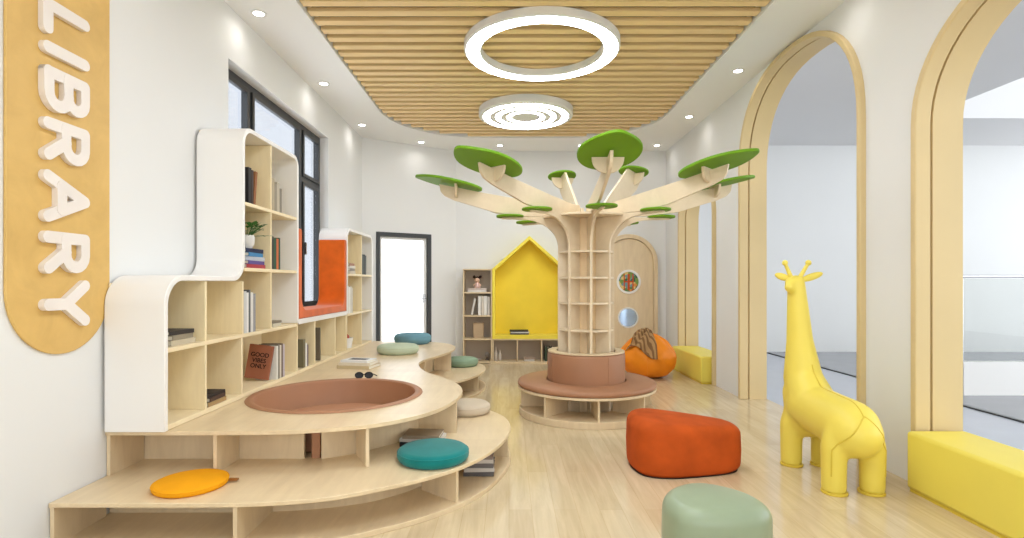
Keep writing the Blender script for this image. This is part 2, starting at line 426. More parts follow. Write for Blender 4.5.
# ------------------------------------------------------------------ door_1 (glass, on the angled wall)
dm = MB().prism([(D0,0),(D0,DZ),(D1,DZ),(D1,0),(D1-.065,0),(D1-.065,DZ-.065),(D0+.06,DZ-.065),(D0+.06,0)], 'z', -0.02, 0.12, chf)
d1 = struct('door_1', dm, M['dark'], bevel=0.004)
dl = MB().prism([[(D0+.062,0.01),(D1-.067,0.01),(D1-.067,DZ-.067),(D0+.062,DZ-.067)],[(D0+.105,0.09),(D1-.105,0.09),(D1-.105,DZ-.105),(D0+.105,DZ-.105)]], 'z', 0.03, 0.07, chf)
struct('door_leaf', dl, M['white'], parent=d1)
struct('pane', MB().prism([(D0+.102,0.088),(D1-.102,0.088),(D1-.102,DZ-.102),(D0+.102,DZ-.102)], 'z', 0.047, 0.055, chf), M['doorglass'], parent=d1)
hd = MB().prism([(D1-.13,0.98),(D1-.085,0.98),(D1-.085,1.12),(D1-.13,1.12)], 'z', 0.02, 0.03, chf)
hd.prism([(D1-.19,1.04),(D1-.10,1.04),(D1-.10,1.06),(D1-.19,1.06)], 'z', -0.03, -0.015, chf)
hd.prism([(D1-.115,1.04),(D1-.10,1.04),(D1-.10,1.06),(D1-.115,1.06)], 'z', -0.03, 0.03, chf)
struct('door_handle', hd, M['chrome'], parent=d1)

# ------------------------------------------------------------------ door_2 (arched timber door on back wall)
def arch2(cx, hw, ztop, z0=0.0, n=24):
    zs = ztop-hw; return [(cx+hw, z0)] + [(cx+hw*math.cos(PI*i/n), zs+hw*math.sin(PI*i/n)) for i in range(n+1)] + [(cx-hw, z0)]
AC = 1.985
d2 = struct('door_2', MB().prism(arch2(AC, 0.48, 2.11) + arch2(AC, 0.41, 2.04)[::-1], 'y', YB-0.09, YB-0.001), M['birch'], bevel=0.008)
lf = MB().prism(arch2(AC, 0.405, 2.035), 'y', YB-0.05, YB-0.004)
struct('door_leaf', lf, M['birch'], parent=d2)
PICX, PICZ, MIRX, MIRZ = 1.985, 1.32, 1.975, 0.725
def ydisc(cx, cz, r0, r1, y0, y1, n=40):
    if r0 > 0: return MB().prism([circle(cx, cz, r1, n), circle(cx, cz, r0, n)], 'y', y0, y1)
    return MB().prism([circle(cx, cz, r1, n)], 'y', y0, y1)
pc = thing('round_picture', 'round picture of autumn trees in a white rim on the arched wooden door', 'picture', (PICX, YB-0.05, PICZ))
build('rim', ydisc(PICX, PICZ, 0.165, 0.2, YB-0.075, YB-0.051), M['white'], pc, (PICX, YB-0.05, PICZ), bevel=0.004)
build('print', ydisc(PICX, PICZ, 0, 0.163, YB-0.062, YB-0.051), M['art'], pc, (PICX, YB-0.05, PICZ))
tm = MB()
for dx, wv in ((0.0, 0.018), (-0.075, 0.009), (0.07, 0.010)):
    tm.box(PICX+dx-wv, PICX+dx+wv, YB-0.066, YB-0.062, PICZ-0.14, PICZ+0.13)
tm.box(PICX-0.07, PICX+0.07, YB-0.065, YB-0.062, PICZ-0.01, PICZ+0.012)
build('painted_trees', tm, M['arttrunk'], pc, (PICX, YB-0.05, PICZ))
mr = thing('round_mirror', 'small round pale blue mirror below the picture on the arched wooden door', 'mirror', (MIRX, YB-0.05, MIRZ))
build('rim', ydisc(MIRX, MIRZ, 0.15, 0.172, YB-0.07, YB-0.051), M['white'], mr, (MIRX, YB-0.05, MIRZ), bevel=0.004)
build('mirror_glass', ydisc(MIRX, MIRZ, 0, 0.148, YB-0.06, YB-0.051), M['mirror'], mr, (MIRX, YB-0.05, MIRZ))
# baseboards
struct('baseboard_back', MB().box(0.93, AC-0.49, YB-0.012, YB, 0, 0.06), M['white'])

# ------------------------------------------------------------------ ceiling lamps
LC = (0.304, 5.08, 0)
lp = thing('ring_lamp', 'large white hollow ring lamp hanging below the slatted ceiling', 'ceiling lamp', (LC[0], LC[1], 3.445))
off = (LC[0], LC[1], 3.445)
build('housing', MB().lathe([(0.56,0.012),(0.575,0.0),(0.705,0.0),(0.72,0.012),(0.72,0.072),(0.56,0.072)], off, 96, True), M['lampwhite'], lp, off)
build('diffuser', MB().ring(0.578, 0.700, -0.0015, 0.004, off, 96), M['light'], lp, off)
for a in (0.5, 2.6, 4.7):
    build('cable', MB().tube([(off[0]+0.64*math.cos(a), off[1]+0.64*math.sin(a), 3.518), (off[0]+0.64*math.cos(a), off[1]+0.64*math.sin(a), 3.618)], 0.006), M['chrome'], lp, off)
def disc_lamp(off, label):
  lp = thing('disc_lamp', label, 'ceiling lamp', off)
  build('housing', MB().lathe([(0,0.0),(0.585,0.0),(0.60,0.012),(0.60,0.095),(0,0.095)], off, 96), M['lampwhite'], lp, off)
  build('mount', MB().cyl(0.3, 0.095, 0.0995, off), M['lampwhite'], lp, off)
  for r0, r1 in ((0.46, 0.545), (0.32, 0.39), (0.185, 0.245)):
    build('light_ring', MB().ring(r0, r1, -0.001, 0.004, off, 96), M['light'], lp, off)
disc_lamp((0.215, 6.98, 3.42), 'round white ceiling lamp with concentric glowing rings, behind the hollow ring lamp')
disc_lamp((0.25, 3.0, 3.42), 'added fill lamp, round and white, overhead before the hollow ring lamp, out of view')  # unseen lamp added to brighten the room more evenly
disc_lamp((0.25, 1.1, 3.42), 'added fill lamp, round and white, above the camera, out of view')  # second unseen lamp, added as fill over the camera
DL = [(-2.04,4.44,'left ceiling border, the nearest one'),(-2.04,6.0,'left ceiling border, second from the camera'),(-2.04,7.57,'left ceiling border by the back corner'),
      (-1.37,8.5,'back ceiling border above the glass door'),(-0.145,8.70,'back ceiling border above the grey cubby shelf'),(1.15,8.70,'back ceiling border behind the middle green leaf'),
      (2.36,8.70,'back right corner of the ceiling'),(2.38,7.2,'right ceiling border, nearer than the back corner one'),(2.37,5.64,'right ceiling border, closest to the camera on that side'),
      (2.37,4.08,None),(-2.04,2.88,None),(-2.04,1.3,None),(2.37,2.5,None),(2.37,0.9,None)]
for x, y, s in DL:
    t = thing('downlight', 'small round recessed downlight in the ' + (s or 'ceiling border, out of the picture'), 'downlight', (x, y, H-0.004), group='recessed downlights in the white ceiling border')
    build('trim_ring', MB().ring(0.042, 0.062, -0.004, 0.003), M['lampwhite'], t)
    build('lens', MB().cyl(0.042, -0.002, 0.002, n=24), M['spot'], t)

# ------------------------------------------------------------------ LIBRARY sign
SY0, SY1, SZ0 = 2.390, 3.012, 0.950
sr = (SY1-SY0)/2; scy = (SY0+SY1)/2
bd = [(scy+sr*math.cos(t), SZ0+sr+sr*math.sin(t)) for t in [PI+PI*i/28 for i in range(29)]] + [(scy+sr*math.cos(t), 3.22-sr+sr*math.sin(t)) for t in [PI*i/28 for i in range(29)]]
off = (XL, scy, SZ0)
sg = thing('library_sign', 'tall pill shaped plywood wall sign with raised white letters LIBRARY', 'sign', off)
build('board', MB().prism(bd, 'x', XL+0.001, XL+0.014), M['signwood'], sg, off, bevel=0.003)
ST = {  # strokes in letter space: u across reading direction (0..w), v up (0..1)
 'L': (0.62, [[(0,1),(0,0),(0.46,0)]]),
 'I': (0.0, [[(0,1),(0,0)]]),
 'B': (0.60, [[(0,0),(0,1),(0.34,1)] + [(0.34+0.23*math.sin(t), 0.76+0.24*math.cos(t)) for t in [PI*i/8 for i in range(9)]] + [(0,0.52)], [(0.34,0.52)] + [(0.36+0.26*math.sin(t), 0.26+0.26*math.cos(t)) for t in [PI*i/8 for i in range(9)]] + [(0,0)]]),
 'R': (0.60, [[(0,0),(0,1),(0.32,1)] + [(0.32+0.26*math.sin(t), 0.73+0.27*math.cos(t)) for t in [PI*i/8 for i in range(9)]] + [(0,0.46)], [(0.28,0.46),(0.6,0)]]),
 'A': (0.78, [[(0,0),(0.39,1),(0.78,0)],[(0.16,0.34),(0.62,0.34)]]),
 'Y': (0.72, [[(0,1),(0.36,0.48),(0.72,1)],[(0.36,0.48),(0.36,0)]]),
}
CAP = 0.227; SW = 0.0285
ztops = {0: 2.625, 1: 2.42, 2: 2.305, 3: 2.06, 4: 1.81, 5: 1.52, 6: 1.285}
# letter start (top in z) measured from the photo; u runs downward, v (cap height) runs toward +Y
for i, ch in enumerate('LIBRARY'):
    wd, strokes = ST[ch]
    m = MB()
    for si, s in enumerate(strokes):
        P = [(2.58 + v*CAP, ztops[i] - u*CAP*1.08) for u, v in s]
        for ai, (a, b) in enumerate(zip(P[:-1], P[1:])):
            a = Vector(a); b = Vector(b)
            if (b-a).length < 1e-6: continue
            d = (b-a).normalized(); n0 = math.atan2(d.y, d.x)
            lp_ = [(b.x+SW*math.cos(n0-PI/2+PI*k/10), b.y+SW*math.sin(n0-PI/2+PI*k/10)) for k in range(11)]
            lp_ += [(a.x+SW*math.cos(n0+PI/2+PI*k/10), a.y+SW*math.sin(n0+PI/2+PI*k/10)) for k in range(11)]
            m.prism(lp_, 'x', XL+0.0145, XL+0.040+0.00015*(ai+23*si))
    build('letter', m, M['letter'], sg, off)

# ------------------------------------------------------------------ platform
ZT, ZL = 0.486, 0.24
top_edge = [(-2.215,2.99),(-1.9,2.99),(-1.49,2.995),(-1.18,3.02),(-.90,3.09),(-.72,3.19),(-.54,3.38),(-.42,3.62),(-.355,3.93),(-.358,4.17),(-.425,4.42),(-.60,4.75),(-.77,5.02),(-.885,5.36),(-.915,5.68),(-.82,6.03),(-.705,6.45),(-.678,6.88),(-.78,7.25),(-1.02,7.5),(-1.4,7.62),(-1.8,7.64),(-2.215,7.64)]
TE = catmull(top_edge, False, 5)
top_poly = TE
low_edge = [(-2.215,2.62),(-1.9,2.62),(-1.3,2.626),(-.959,2.68),(-.80,2.745),(-.639,2.84),(-.462,2.965),(-.278,3.15),(-.139,3.378),(-.04,3.656),(.011,3.976),(-.017,4.248),(-.10,4.45),(-.24,4.64),(-.42,4.86),(-.55,5.12),(-.62,5.42),(-.60,5.74),(-.45,6.07),(-.335,6.376),(-.29,6.717),(-.326,7.03),(-.45,7.30),(-.70,7.55),(-1.05,7.72),(-1.55,7.80),(-2.0,7.82),(-2.215,7.82)]
LE = catmull(low_edge, False, 5)
PC, PR = (-1.255, 3.99), 0.60
off = (-1.3, 4.5, 0)
pf = thing('reading_platform', 'two tier curved birch seating platform with a round tan sunken pit and open compartments', 'platform', off)
build('top_tread', MB().prism([top_poly, circle(PC[0], PC[1], PR-0.012, 64)], 'z', ZT-0.022, ZT), M['birch_y'], pf, off, bevel=0.003)
build('lower_tread', MB().prism(LE, 'z', ZL-0.022, ZL), M['birch_y'], pf, off, bevel=0.003)
build('base_board', MB().prism(LE, 'z', 0.0, 0.028), M['birch_y'], pf, off, bevel=0.003)
# risers following an edge
def offset_path(P, d):
    out = []
    for i, p in enumerate(P):
        a = Vector(P[max(0,i-1)]); b = Vector(P[min(len(P)-1,i+1)]); t = (b-a).normalized()
        out.append((p[0]-t.y*d, p[1]+t.x*d))
    return out
def band(P, d0, d1): return offset_path(P, d0) + offset_path(P, d1)[::-1]
TEr = TE[:-1]
build('riser', MB().prism(band(TE[:105], 0.03, 0.05), 'z', 0.028, ZL-0.022), M['birch'], pf, off)
# upper back wall (straight + following pit), with two gaps that show the tan pit shell
ub = [(-2.2,3.285),(-1.235,3.285)]
build('riser', MB().box(-2.2, -1.235, 3.285, 3.305, ZL, ZT-0.022), M['birch'], pf, off)
build('riser', MB().box(-1.175, -1.09, 3.285, 3.30, ZL, ZT-0.022), M['birch'], pf, off) if False else None
upb = catmull([(-1.13,3.285),(-.98,3.37),(-.85,3.50),(-.74,3.625),(-.667,3.78),(-.635,4.0),(-.66,4.3),(-.80,4.62),(-.98,4.95),(-1.08,5.3),(-1.1,5.7),(-1.02,6.1),(-.93,6.5),(-.92,6.85),(-1.0,7.1),(-1.2,7.3),(-1.5,7.42),(-2.2,7.45)], False, 5)
build('riser', MB().prism(band(upb, 0.0, 0.018), 'z', ZL, ZT-0.022), M['birch'], pf, off)
build('riser_strip', MB().box(-1.195, -1.145, 3.30, 3.31, ZL, ZT-0.022), M['brown'], pf, off)
def panel(a, b, z0, z1, t=0.02):
    a = Vector(a); b = Vector(b); d = (b-a).normalized(); n = Vector((-d.y, d.x))*t/2
    return MB().prism([tuple(a+n), tuple(a-n), tuple(b-n), tuple(b+n)], 'z', z0, z1)
for a, b in [((-2.205,2.63),(-2.205,2.97)), ((-1.325,2.635),(-1.325,3.04)), ((-.30,3.16),(-.53,3.36)), ((-.01,3.99),(-.33,4.05)), ((-.47,4.92),(-.74,4.78)), ((-.62,5.50),(-.88,5.55)), ((-.36,6.40),(-.70,6.5)), ((-.47,7.26),(-.76,7.1))]:
    build('divider', panel(a, b, 0.028, ZL-0.022), M['birch'], pf, off)
for a, b in [((-2.205,3.0),(-2.205,3.28)), ((-1.634,3.03),(-1.634,3.28)), ((-.815,3.14),(-.94,3.38)), ((-.37,3.86),(-.645,3.90)), ((-.66,4.80),(-.86,4.72)), ((-.90,5.30),(-1.07,5.30)), ((-.90,5.86),(-1.06,5.88)), ((-.70,6.6),(-.91,6.6)), ((-.80,7.22),(-1.0,7.12))]:
    build('divider', panel(a, b, ZL, ZT-0.022), M['birch'], pf, off)
pit = build('pit_lining', MB().lathe([(PR-0.09,0.262),(PR-0.045,0.30),(PR-0.045,0.475),(PR-0.04,0.492),(PR-0.02,0.500),(PR,0.499),(PR+0.015,0.488),(PR-0.012,0.4865),(PR-0.016,0.45),(PR-0.016,0.245),(PR-0.09,0.245)], (PC[0],PC[1],0), 72, True), M['brown'], pf, off, smooth=50)
build('pit_cushion', MB().lathe([(0,0.315),(PR-0.12,0.315),(PR-0.095,0.30),(PR-0.092,0.262),(PR-0.092,0.244),(0,0.244)], (PC[0],PC[1],0), 72), plain('pit_cushion_leather', rgb(198, 146, 112), 0.5, 0.4, 0.03), pf, off, smooth=50)

# ------------------------------------------------------------------ left bookcases
X0, X1 = -2.203, -1.880
ZB = ZT + 0.001
off = (-2.05, 3.95, ZB)
bc = thing('bookcase', 'stepped white shell bookcase with maple shelves, on the platform nearest the camera', 'bookcase', off)
oP = rounded([(2.965,ZB),(2.965,1.345),(3.84,1.345),(3.84,2.42),(4.86,2.42),(4.86,0.945)], [0,.17,.13,.13,.10,0], False, 10)
iP = rounded([(2.997,ZB),(2.997,1.313),(3.872,1.313),(3.872,2.388),(4.828,2.388),(4.828,0.945)], [0,.14,.16,.10,.07,0], False, 10)
build('shell', MB().prism(oP + iP[::-1], 'x', X0, X1+0.006), M['white'], bc, off, bevel=0.004)
def hb(y0, y1, z, t=0.025, x1=X1): return MB().box(X0, x1, y0, y1, z-t, z)
def vb(y, z0, z1, t=0.022, x1=X1): return MB().box(X0+0.006, x1-0.002, y-t/2, y+t/2, z0, z1)
def sh(y0, y1, z, par, t=0.025): build('shelf_board', hb(y0, y1, z, t), M['shelf'], par, off, bevel=0.002)
def dv(y, z0, z1, par): build('divider', vb(y, z0, z1), M['shelfv'], par, off, bevel=0.002)
sh(2.999, 4.858, ZB+0.03, bc, 0.029)
sh(2.999, 4.826, 0.940, bc)
sh(3.874, 4.826, 1.410, bc); sh(3.874, 4.826, 1.880, bc)
for yy in (3.385, 3.845): dv(yy, ZB+0.03, 0.915, bc)
build('divider', MB().box(X0+0.006, X1-0.002, 4.838, 4.858, ZB+0.03, 0.944), M['shelfv'], bc, off)
dv(3.385, 0.94, 1.312, bc); dv(3.856, 0.94, 1.312, bc)
for z0, z1 in ((0.94,1.385),(1.41,1.855),(1.88,2.387)): dv(4.315, z0, z1, bc)
bk = MB().box(X0, X0+0.005, 2.999, 4.84, ZB+0.03, 1.30); bk.box(X0, X0+0.005, 3.874, 4.826, 1.30, 2.385)
build('back_panel', bk, M['shelf'], bc, off)

off = (-2.05, 5.58, ZB)
ws = thing('window_seat', 'low white topped cubby run with a U shaped orange padded nook under the window', 'window seat', off)
build('top_board', MB().box(X0, X1+0.006, 4.862, 6.305, 0.93, 0.976), M['white'], ws, off, bevel=0.004)
sh(4.862, 6.305, ZB+0.03, ws, 0.029)
for yy in (5.29, 5.905, 6.293): dv(yy, ZB+0.03, 0.929, ws)
build('back_panel', MB().box(X0, X0+0.005, 4.862, 6.28, ZB+0.03, 0.929), M['shelf'], ws, off)
U = rounded([(4.866,.978),(6.298,.978),(6.298,1.795),(6.215,1.795),(6.215,1.05),(4.945,1.05),(4.945,1.79),(4.866,1.79)], [0.01,0.01,.02,.02,.12,.12,.02,.02], True, 8)
build('padded_lining', MB().prism(U, 'x', X0+0.03, X1+0.004), M['orangepad'], ws, off, bevel=0.012, seg=3)

off = (-2.05, 6.9, ZB)
fb = thing('bookcase', 'shorter white rounded top bookcase beside the orange nook, near the glass door', 'bookcase', off)
oP = rounded([(6.31,0.945),(6.31,1.945),(7.49,1.945),(7.49,ZB)], [0,.13,.13,0], False, 10)
iP = rounded([(6.342,0.945),(6.342,1.913),(7.458,1.913),(7.458,ZB)], [0,.10,.10,0], False, 10)
build('shell', MB().prism(oP + iP[::-1], 'x', X0, X1+0.006), M['white'], fb, off, bevel=0.004)
sh(6.31, 7.456, ZB+0.03, fb, 0.029); sh(6.344, 7.456, 0.94, fb); sh(6.344, 7.456, 1.41, fb)
for z0, z1 in ((ZB+0.03,0.915),(0.94,1.385),(1.41,1.912)): dv(6.965, z0, z1, fb)
build('divider', MB().box(X0+0.006, X1-0.002, 6.312, 6.336, ZB+0.03, 0.944), M['shelfv'], fb, off)
build('back_panel', MB().box(X0, X0+0.005, 6.345, 7.45, ZB+0.03, 1.88), M['shelf'], fb, off)

# ------------------------------------------------------------------ cushions
def cushion_mesh(r, h, edge, dome=0.010):
    pr = [(0, 0.0), (r-edge*0.7, 0.0)]
    for k in range(1, 9):
        t = PI*k/8 - PI/2; pr.append((r-edge+edge*math.cos(t), h/2+(h/2)*math.sin(t) if True else 0))
    for k in range(1, 5):
        q = 1-k/4.0; pr.append(((r-edge)*q, h + dome*(1-q*q)))
    return MB().lathe(pr, (0,0,0), 56)
def cushion(loc, r, h, mat, label, edge=None, parts=None):
    t = thing('round_cushion', label, 'cushion', loc, 0, 'round floor cushions on the platform')
    c = build('pad', cushion_mesh(r, h, edge or h*0.45), mat, t, smooth=60)
    build('piping', MB().lathe([(r-h*0.06+0.004*math.cos(a), h*0.74+0.004*math.sin(a)) for a in [2*PI*k/8 for k in range(8)]], (0,0,0), 56, True), mat, c, smooth=60)
    return t
yc = cushion((-1.66, 2.845, ZL+.001), 0.178, 0.035, M['amber'], 'thin amber yellow round seat pad with leather loop on the lower tread')
build('leather_loop', MB().box(0.168, 0.218, 0.045, 0.07, 0.008, 0.02), M['leather'], yc, bevel=0.004)
cushion((-.455, 3.275, ZL+.001), 0.215, 0.075, M['teal'], 'dark teal round cushion on the lower tread beside the books')
cushion((-.345, 4.46, ZL+.001), 0.192, 0.085, M['beige'], 'beige round cushion tucked against the curve on the lower tread')
cushion((-.61, 7.0, ZL+.001), 0.215, 0.10, M['sagefelt'], 'sage green round cushion at the far end of the lower tread')
cushion((-1.29, 6.33, ZT+.001), 0.24, 0.10, M['mint'], 'pale mint round cushion on the top tread in front of the blue one')
cushion((-1.30, 7.36, ZT+.001), 0.25, 0.13, M['blue'], 'slate blue round cushion on the top tread before the glass door')

# ------------------------------------------------------------------ books
def book(name, t, h, d, col, loc, label, group, rz=0, lying=False, tilt=0, cat='book', ang=0):
    """standing: thickness along local x, spine toward local -y.  lying: h along x, d along y, t up"""
    cv = 0.003 if t > 0.008 else 0.0015
    m = MB()
    if lying:
        m.box(-h/2, h/2, -d/2, d/2, 0, cv).box(-h/2, h/2, -d/2, d/2, t-cv, t).box(-h/2, h/2, -d/2, -d/2+cv, cv, t-cv)
        pg = MB().box(-h/2+.004, h/2-.004, -d/2+cv, d/2-.004, cv, t-cv)
    else:
        m.box(-t/2, -t/2+cv, -d/2, d/2, 0, h).box(t/2-cv, t/2, -d/2, d/2, 0, h).box(-t/2+cv, t/2-cv, -d/2, -d/2+cv, 0, h)
        pg = MB().box(-t/2+cv, t/2-cv, -d/2+cv, d/2-.004, .004, h-.004)
    o = build(name, m, cmat(*col)); o.location = loc
    o.rotation_mode = 'XYZ'
    o.rotation_euler = (0, tilt, rz) if not lying else (0, 0, rz + ang)
    tag(o, label, cat, group)
    build('pages', pg, M['pages'], o)
    return o
def shelf_row(y0, z, xf, specs, where, group, depth=0.17, base_rz=PI/2):
    """books standing on a left-wall shelf from y0 away from the camera; spec=(t,h,(rgb),'look',tilt_deg)"""
    y = y0
    for sp in specs:
        t, h, c, look = sp[:4]; tl = sp[4] if len(sp) > 4 else 0
        ex = h*math.sin(abs(R(tl)))
        # tilt about world x: rotate about local y axis = world x after rz
        yy = y + t/2 + (ex if tl > 0 else 0)
        o = book('book', t, h, depth, c, (xf-depth/2, yy, z + 0.001 + (t/2*math.sin(abs(R(tl))))), '%s %s' % (look, where), group, base_rz, tilt=0)
        if tl:
            o.rotation_euler = (0, 0, 0); o.matrix_world = Matrix.Translation(o.location) @ Matrix.Rotation(R(tl), 4, 'X') @ Matrix.Rotation(base_rz, 4, 'Z')
        y += t*1.03/math.cos(R(tl)) + 0.0015 + (ex if tl else 0)*0
def stack(x, y, z, specs, where, group, rz=PI/2):
    zz = z + 0.001
    for sp in specs:
        t, h, d, c, look, ang = sp
        book('book', t, h, d, c, (x, y, zz), '%s %s' % (look, where), group, rz, True, ang=R(ang)); zz += t + 0.0008
    return zz
XS = X1 - 0.008
# tall part of near bookcase, top row
shelf_row(3.95, 1.88, XS, [(.045,.26,(34,32,34),'black book nearest the camera'),(.03,.25,(60,44,38),'dark brown book'),(.03,.25,(150,98,60),'tan book leaning',-8)], 'on the top left shelf of the near bookcase', 'books on the top left shelf')
shelf_row(4.345, 1.88, XS, [(.045,.26,(176,162,138),'thick beige book'),(.04,.22,(150,140,124),'grey beige book'),(.05,.24,(190,180,160),'cream book'),(.04,.20,(130,122,110),'small grey book')], 'on the top right shelf of the near bookcase', 'books on the top right shelf')
# stack with plant
zz = stack(-1.995, 4.09, 1.41, [(.028,.30,.20,(170,60,70),'red bottom book',0),(.026,.29,.20,(88,72,140),'violet book second from bottom',3),(.03,.28,.19,(186,190,196),'pale grey middle book',-3),(.028,.27,.19,(60,130,180),'blue book',4),(.030,.26,.18,(36,44,74),'navy book on top',-2)], 'in the stack under the potted plant', 'stacked books under the plant')
pl = thing('potted_plant', 'small leafy green plant in a white pot on stacked books in the near bookcase', 'plant', (-1.965, 4.07, zz+0.001))
build('pot', MB().lathe([(0,0),(.042,0),(.058,.03),(.062,.08),(.056,.10),(.05,.10),(.05,.085),(0,.085)], n=28), M['ceramic'], pl)
lf = MB(); stt = MB(); random.seed(3)
for k in range(54):
    a = random.random()*2*PI; el = random.uniform(.15, 1.3); L = random.uniform(.07, .15)
    base_ = Vector((.02*math.cos(a), .02*math.sin(a), .09)); dr = Vector((math.cos(a)*math.cos(el), math.sin(a)*math.cos(el), math.sin(el)))
    tip = base_ + dr*L; tip.z -= 0.012; tip.x = max(-.13, tip.x); tip.z = min(tip.z, .17)
    stt.tube([base_, tip], .0015, 5)
    side = dr.cross(Vector((0,0,1))).normalized()*random.uniform(.018,.028); e = tip + dr*random.uniform(.04,.06) - Vector((0,0,.02))
    mid = (tip+e)/2 + Vector((0,0,.006))
    lf.add([tip, mid+side, e, mid-side, mid-Vector((0,0,.003))], [(0,1,4),(1,2,4),(2,3,4),(3,0,4)])
build('foliage', lf, M['plantgreen'], pl); build('stems', stt, M['plantgreen'], pl)
shelf_row(4.345, 1.41, XS, [(.03,.26,(60,58,56),'charcoal book'),(.045,.25,(44,84,62),'dark green book'),(.04,.25,(196,108,66),'orange brown book'),(.03,.26,(40,74,58),'deep green book at the far end')], 'on the middle right shelf beside the plant', 'books on the middle right shelf')
shelf_row(3.885, .94, XS, [(.035,.30,(206,206,204),'light grey tall book'),(.03,.29,(228,226,222),'white tall book'),(.025,.31,(92,92,96),'dark grey thin tall book'),(.04,.29,(214,212,206),'off white tall book'),(.035,.28,(150,150,152),'mid grey book')], 'in the cubby below the plant', 'tall pale books below the plant')
# vase and flat books
zz = stack(-2.0, 4.52, .94, [(.025,.2,.15,(206,196,176),'cream book at the bottom',5),(.02,.19,.14,(130,120,104),'grey brown book on top',-4)], 'below the vase in the near bookcase', 'flat books in the right cubby')
t = thing('vase', 'small dark glazed vase with stopper on two flat books in the near bookcase', 'vase', (-2.0, 4.50, zz+.001))
build('body', MB().lathe([(0,0),(.02,0),(.028,.02),(.022,.05),(.009,.07),(.009,.11),(.012,.115),(0,.115)], n=20), cmat(90,100,84), t)
stack(-2.0, 3.20, .94, [(.03,.24,.18,(196,184,160),'cream book at the bottom',0),(.028,.23,.17,(150,140,120),'taupe middle book',4),(.024,.22,.17,(60,56,54),'dark book on top',-3)], 'in the stack in the upper leftmost cubby', 'stacked books in the upper leftmost cubby')
stack(-1.975, 3.535, ZB+.03, [(.028,.22,.17,(170,140,96),'tan book at the bottom',0),(.026,.21,.17,(80,60,50),'brown middle book',3),(.02,.20,.16,(44,40,40),'black book on top',-3)], 'in the stack in the lower second cubby', 'stacked books in the lower second cubby')
# good vibes only book leaning, facing the camera side
gz = ZB+.031
gv = book('book', .022, .27, .19, (158,98,72), (0,0,0), 'terracotta book with GOOD VIBES ONLY on its cover, leaning in the bookcase', 'books in the lower third cubby', 0)
gv.matrix_world = Matrix.Translation((-2.02, 4.36, gz+.016)) @ Matrix.Rotation(R(7), 4, 'Y') @ Matrix.Rotation(R(-7), 4, 'X') @ Matrix.Rotation(R(90), 4, 'Z')
def text_mesh(body, size, mat, parent, M4, ext=0.0006):
    cu = bpy.data.curves.new('txt', 'FONT'); cu.body = body; cu.size = size; cu.align_x = 'CENTER'; cu.align_y = 'CENTER'; cu.extrude = ext; cu.offset = size*0.018; cu.space_line = 0.95
    to = bpy.data.objects.new('txt', cu); COL.objects.link(to)
    dg = bpy.context.evaluated_depsgraph_get(); me = bpy.data.meshes.new_from_object(to.evaluated_get(dg))
    bpy.data.objects.remove(to); me.transform(M4); me.materials.clear(); me.materials.append(mat)
    o = bpy.data.objects.new('cover_lettering', me); COL.objects.link(o); o.parent = parent; return o
# cover plane is local x = -t/2 (faces camera after rotation ~ -Y) : text x axis -> local -y? , up -> z
MT = Matrix(((0,0,-1,-.0125),(-1,0,0,0),(0,1,0,.145),(0,0,0,1)))
text_mesh('GOOD\nVIBES\nONLY', 0.047, M['ink'], gv, MT)
shelf_row(4.415, ZB+.03, XS+.005, [(.03,.27,(226,224,214),'white book'),(.028,.28,(120,110,96),'taupe book'),(.03,.27,(214,206,190),'cream book'),(.03,.28,(108,92,80),'brown book'),(.03,.27,(196,186,196),'pale lilac book at the far end')], 'behind the terracotta book', 'books in the lower third cubby')
shelf_row(5.03, ZB+.03, XS-.01, [(.05,.26,(120,112,86),'olive book'),(.04,.22,(232,228,220),'white book'),(.03,.20,(110,96,110),'purple grey book')], 'in the first cubby below the orange nook', 'books below the orange nook')
shelf_row(5.50, ZB+.03, XS-.02, [(.02,.33,(110,100,86),'thin tall brown book')], 'alone in the second cubby below the orange nook', 'books below the orange nook')
# far bookcase
stack(-1.99, 6.60, 1.41, [(.035,.26,.19,(206,196,176),'cream bottom book',0),(.03,.25,.19,(150,140,128),'taupe book second from bottom',4),(.03,.25,.18,(222,216,206),'off white third book',-3),(.03,.23,.18,(170,120,90),'brown top book',2)], 'in the stack in the upper cubby of the far bookcase', 'stacked books in the far bookcase')
shelf_row(6.99, 1.41, XS, [(.06,.26,(70,66,60),'dark grey brown book'),(.05,.25,(52,66,60),'dark green book'),(.05,.26,(40,40,44),'black book'),(.05,.25,(80,84,80),'slate book')], 'on the upper right shelf of the far bookcase', 'dark books in the far bookcase')
shelf_row(6.38, .94, XS, [(.05,.32,(226,222,214),'white tall book at the front'),(.05,.31,(236,234,228),'bright white tall book'),(.05,.32,(214,208,196),'cream tall book'),(.045,.30,(206,200,190),'pale beige tall book')], 'in the middle cubby of the far bookcase', 'white books in the far bookcase')
def bowl(loc, label, col, r=.07, nm='bowl', cat='bowl'):
    t = thing(nm, label, cat, loc); build('body', MB().lathe([(0,0),(r*.5,0),(r*.9,r*.5),(r,r*.9),(r*.92,r*.9),(r*.8,r*.5),(0,r*.2)], n=28), cmat(*col), t, smooth=50)
bowl((-2.0, 7.12, .941), 'small dark grey bowl in the middle right cubby of the far bookcase', (96,92,90), .08)
t = thing('storage_basket', 'small white basket with a red ball in the lowest cubby of the far bookcase', 'basket', (-1.99, 6.60, ZB+.031))
build('body', MB().lathe([(0,0),(.08,0),(.10,.12),(.09,.12),(.072,.01),(0,.01)], n=28), M['white'], t)
b_ = build('ball', MB().sphere((0,0,.12), .055), cmat(178,60,44)); b_.location = (-1.99, 6.60, ZB+.031)
tag(b_, 'small red ball in the white basket of the far bookcase', 'ball')
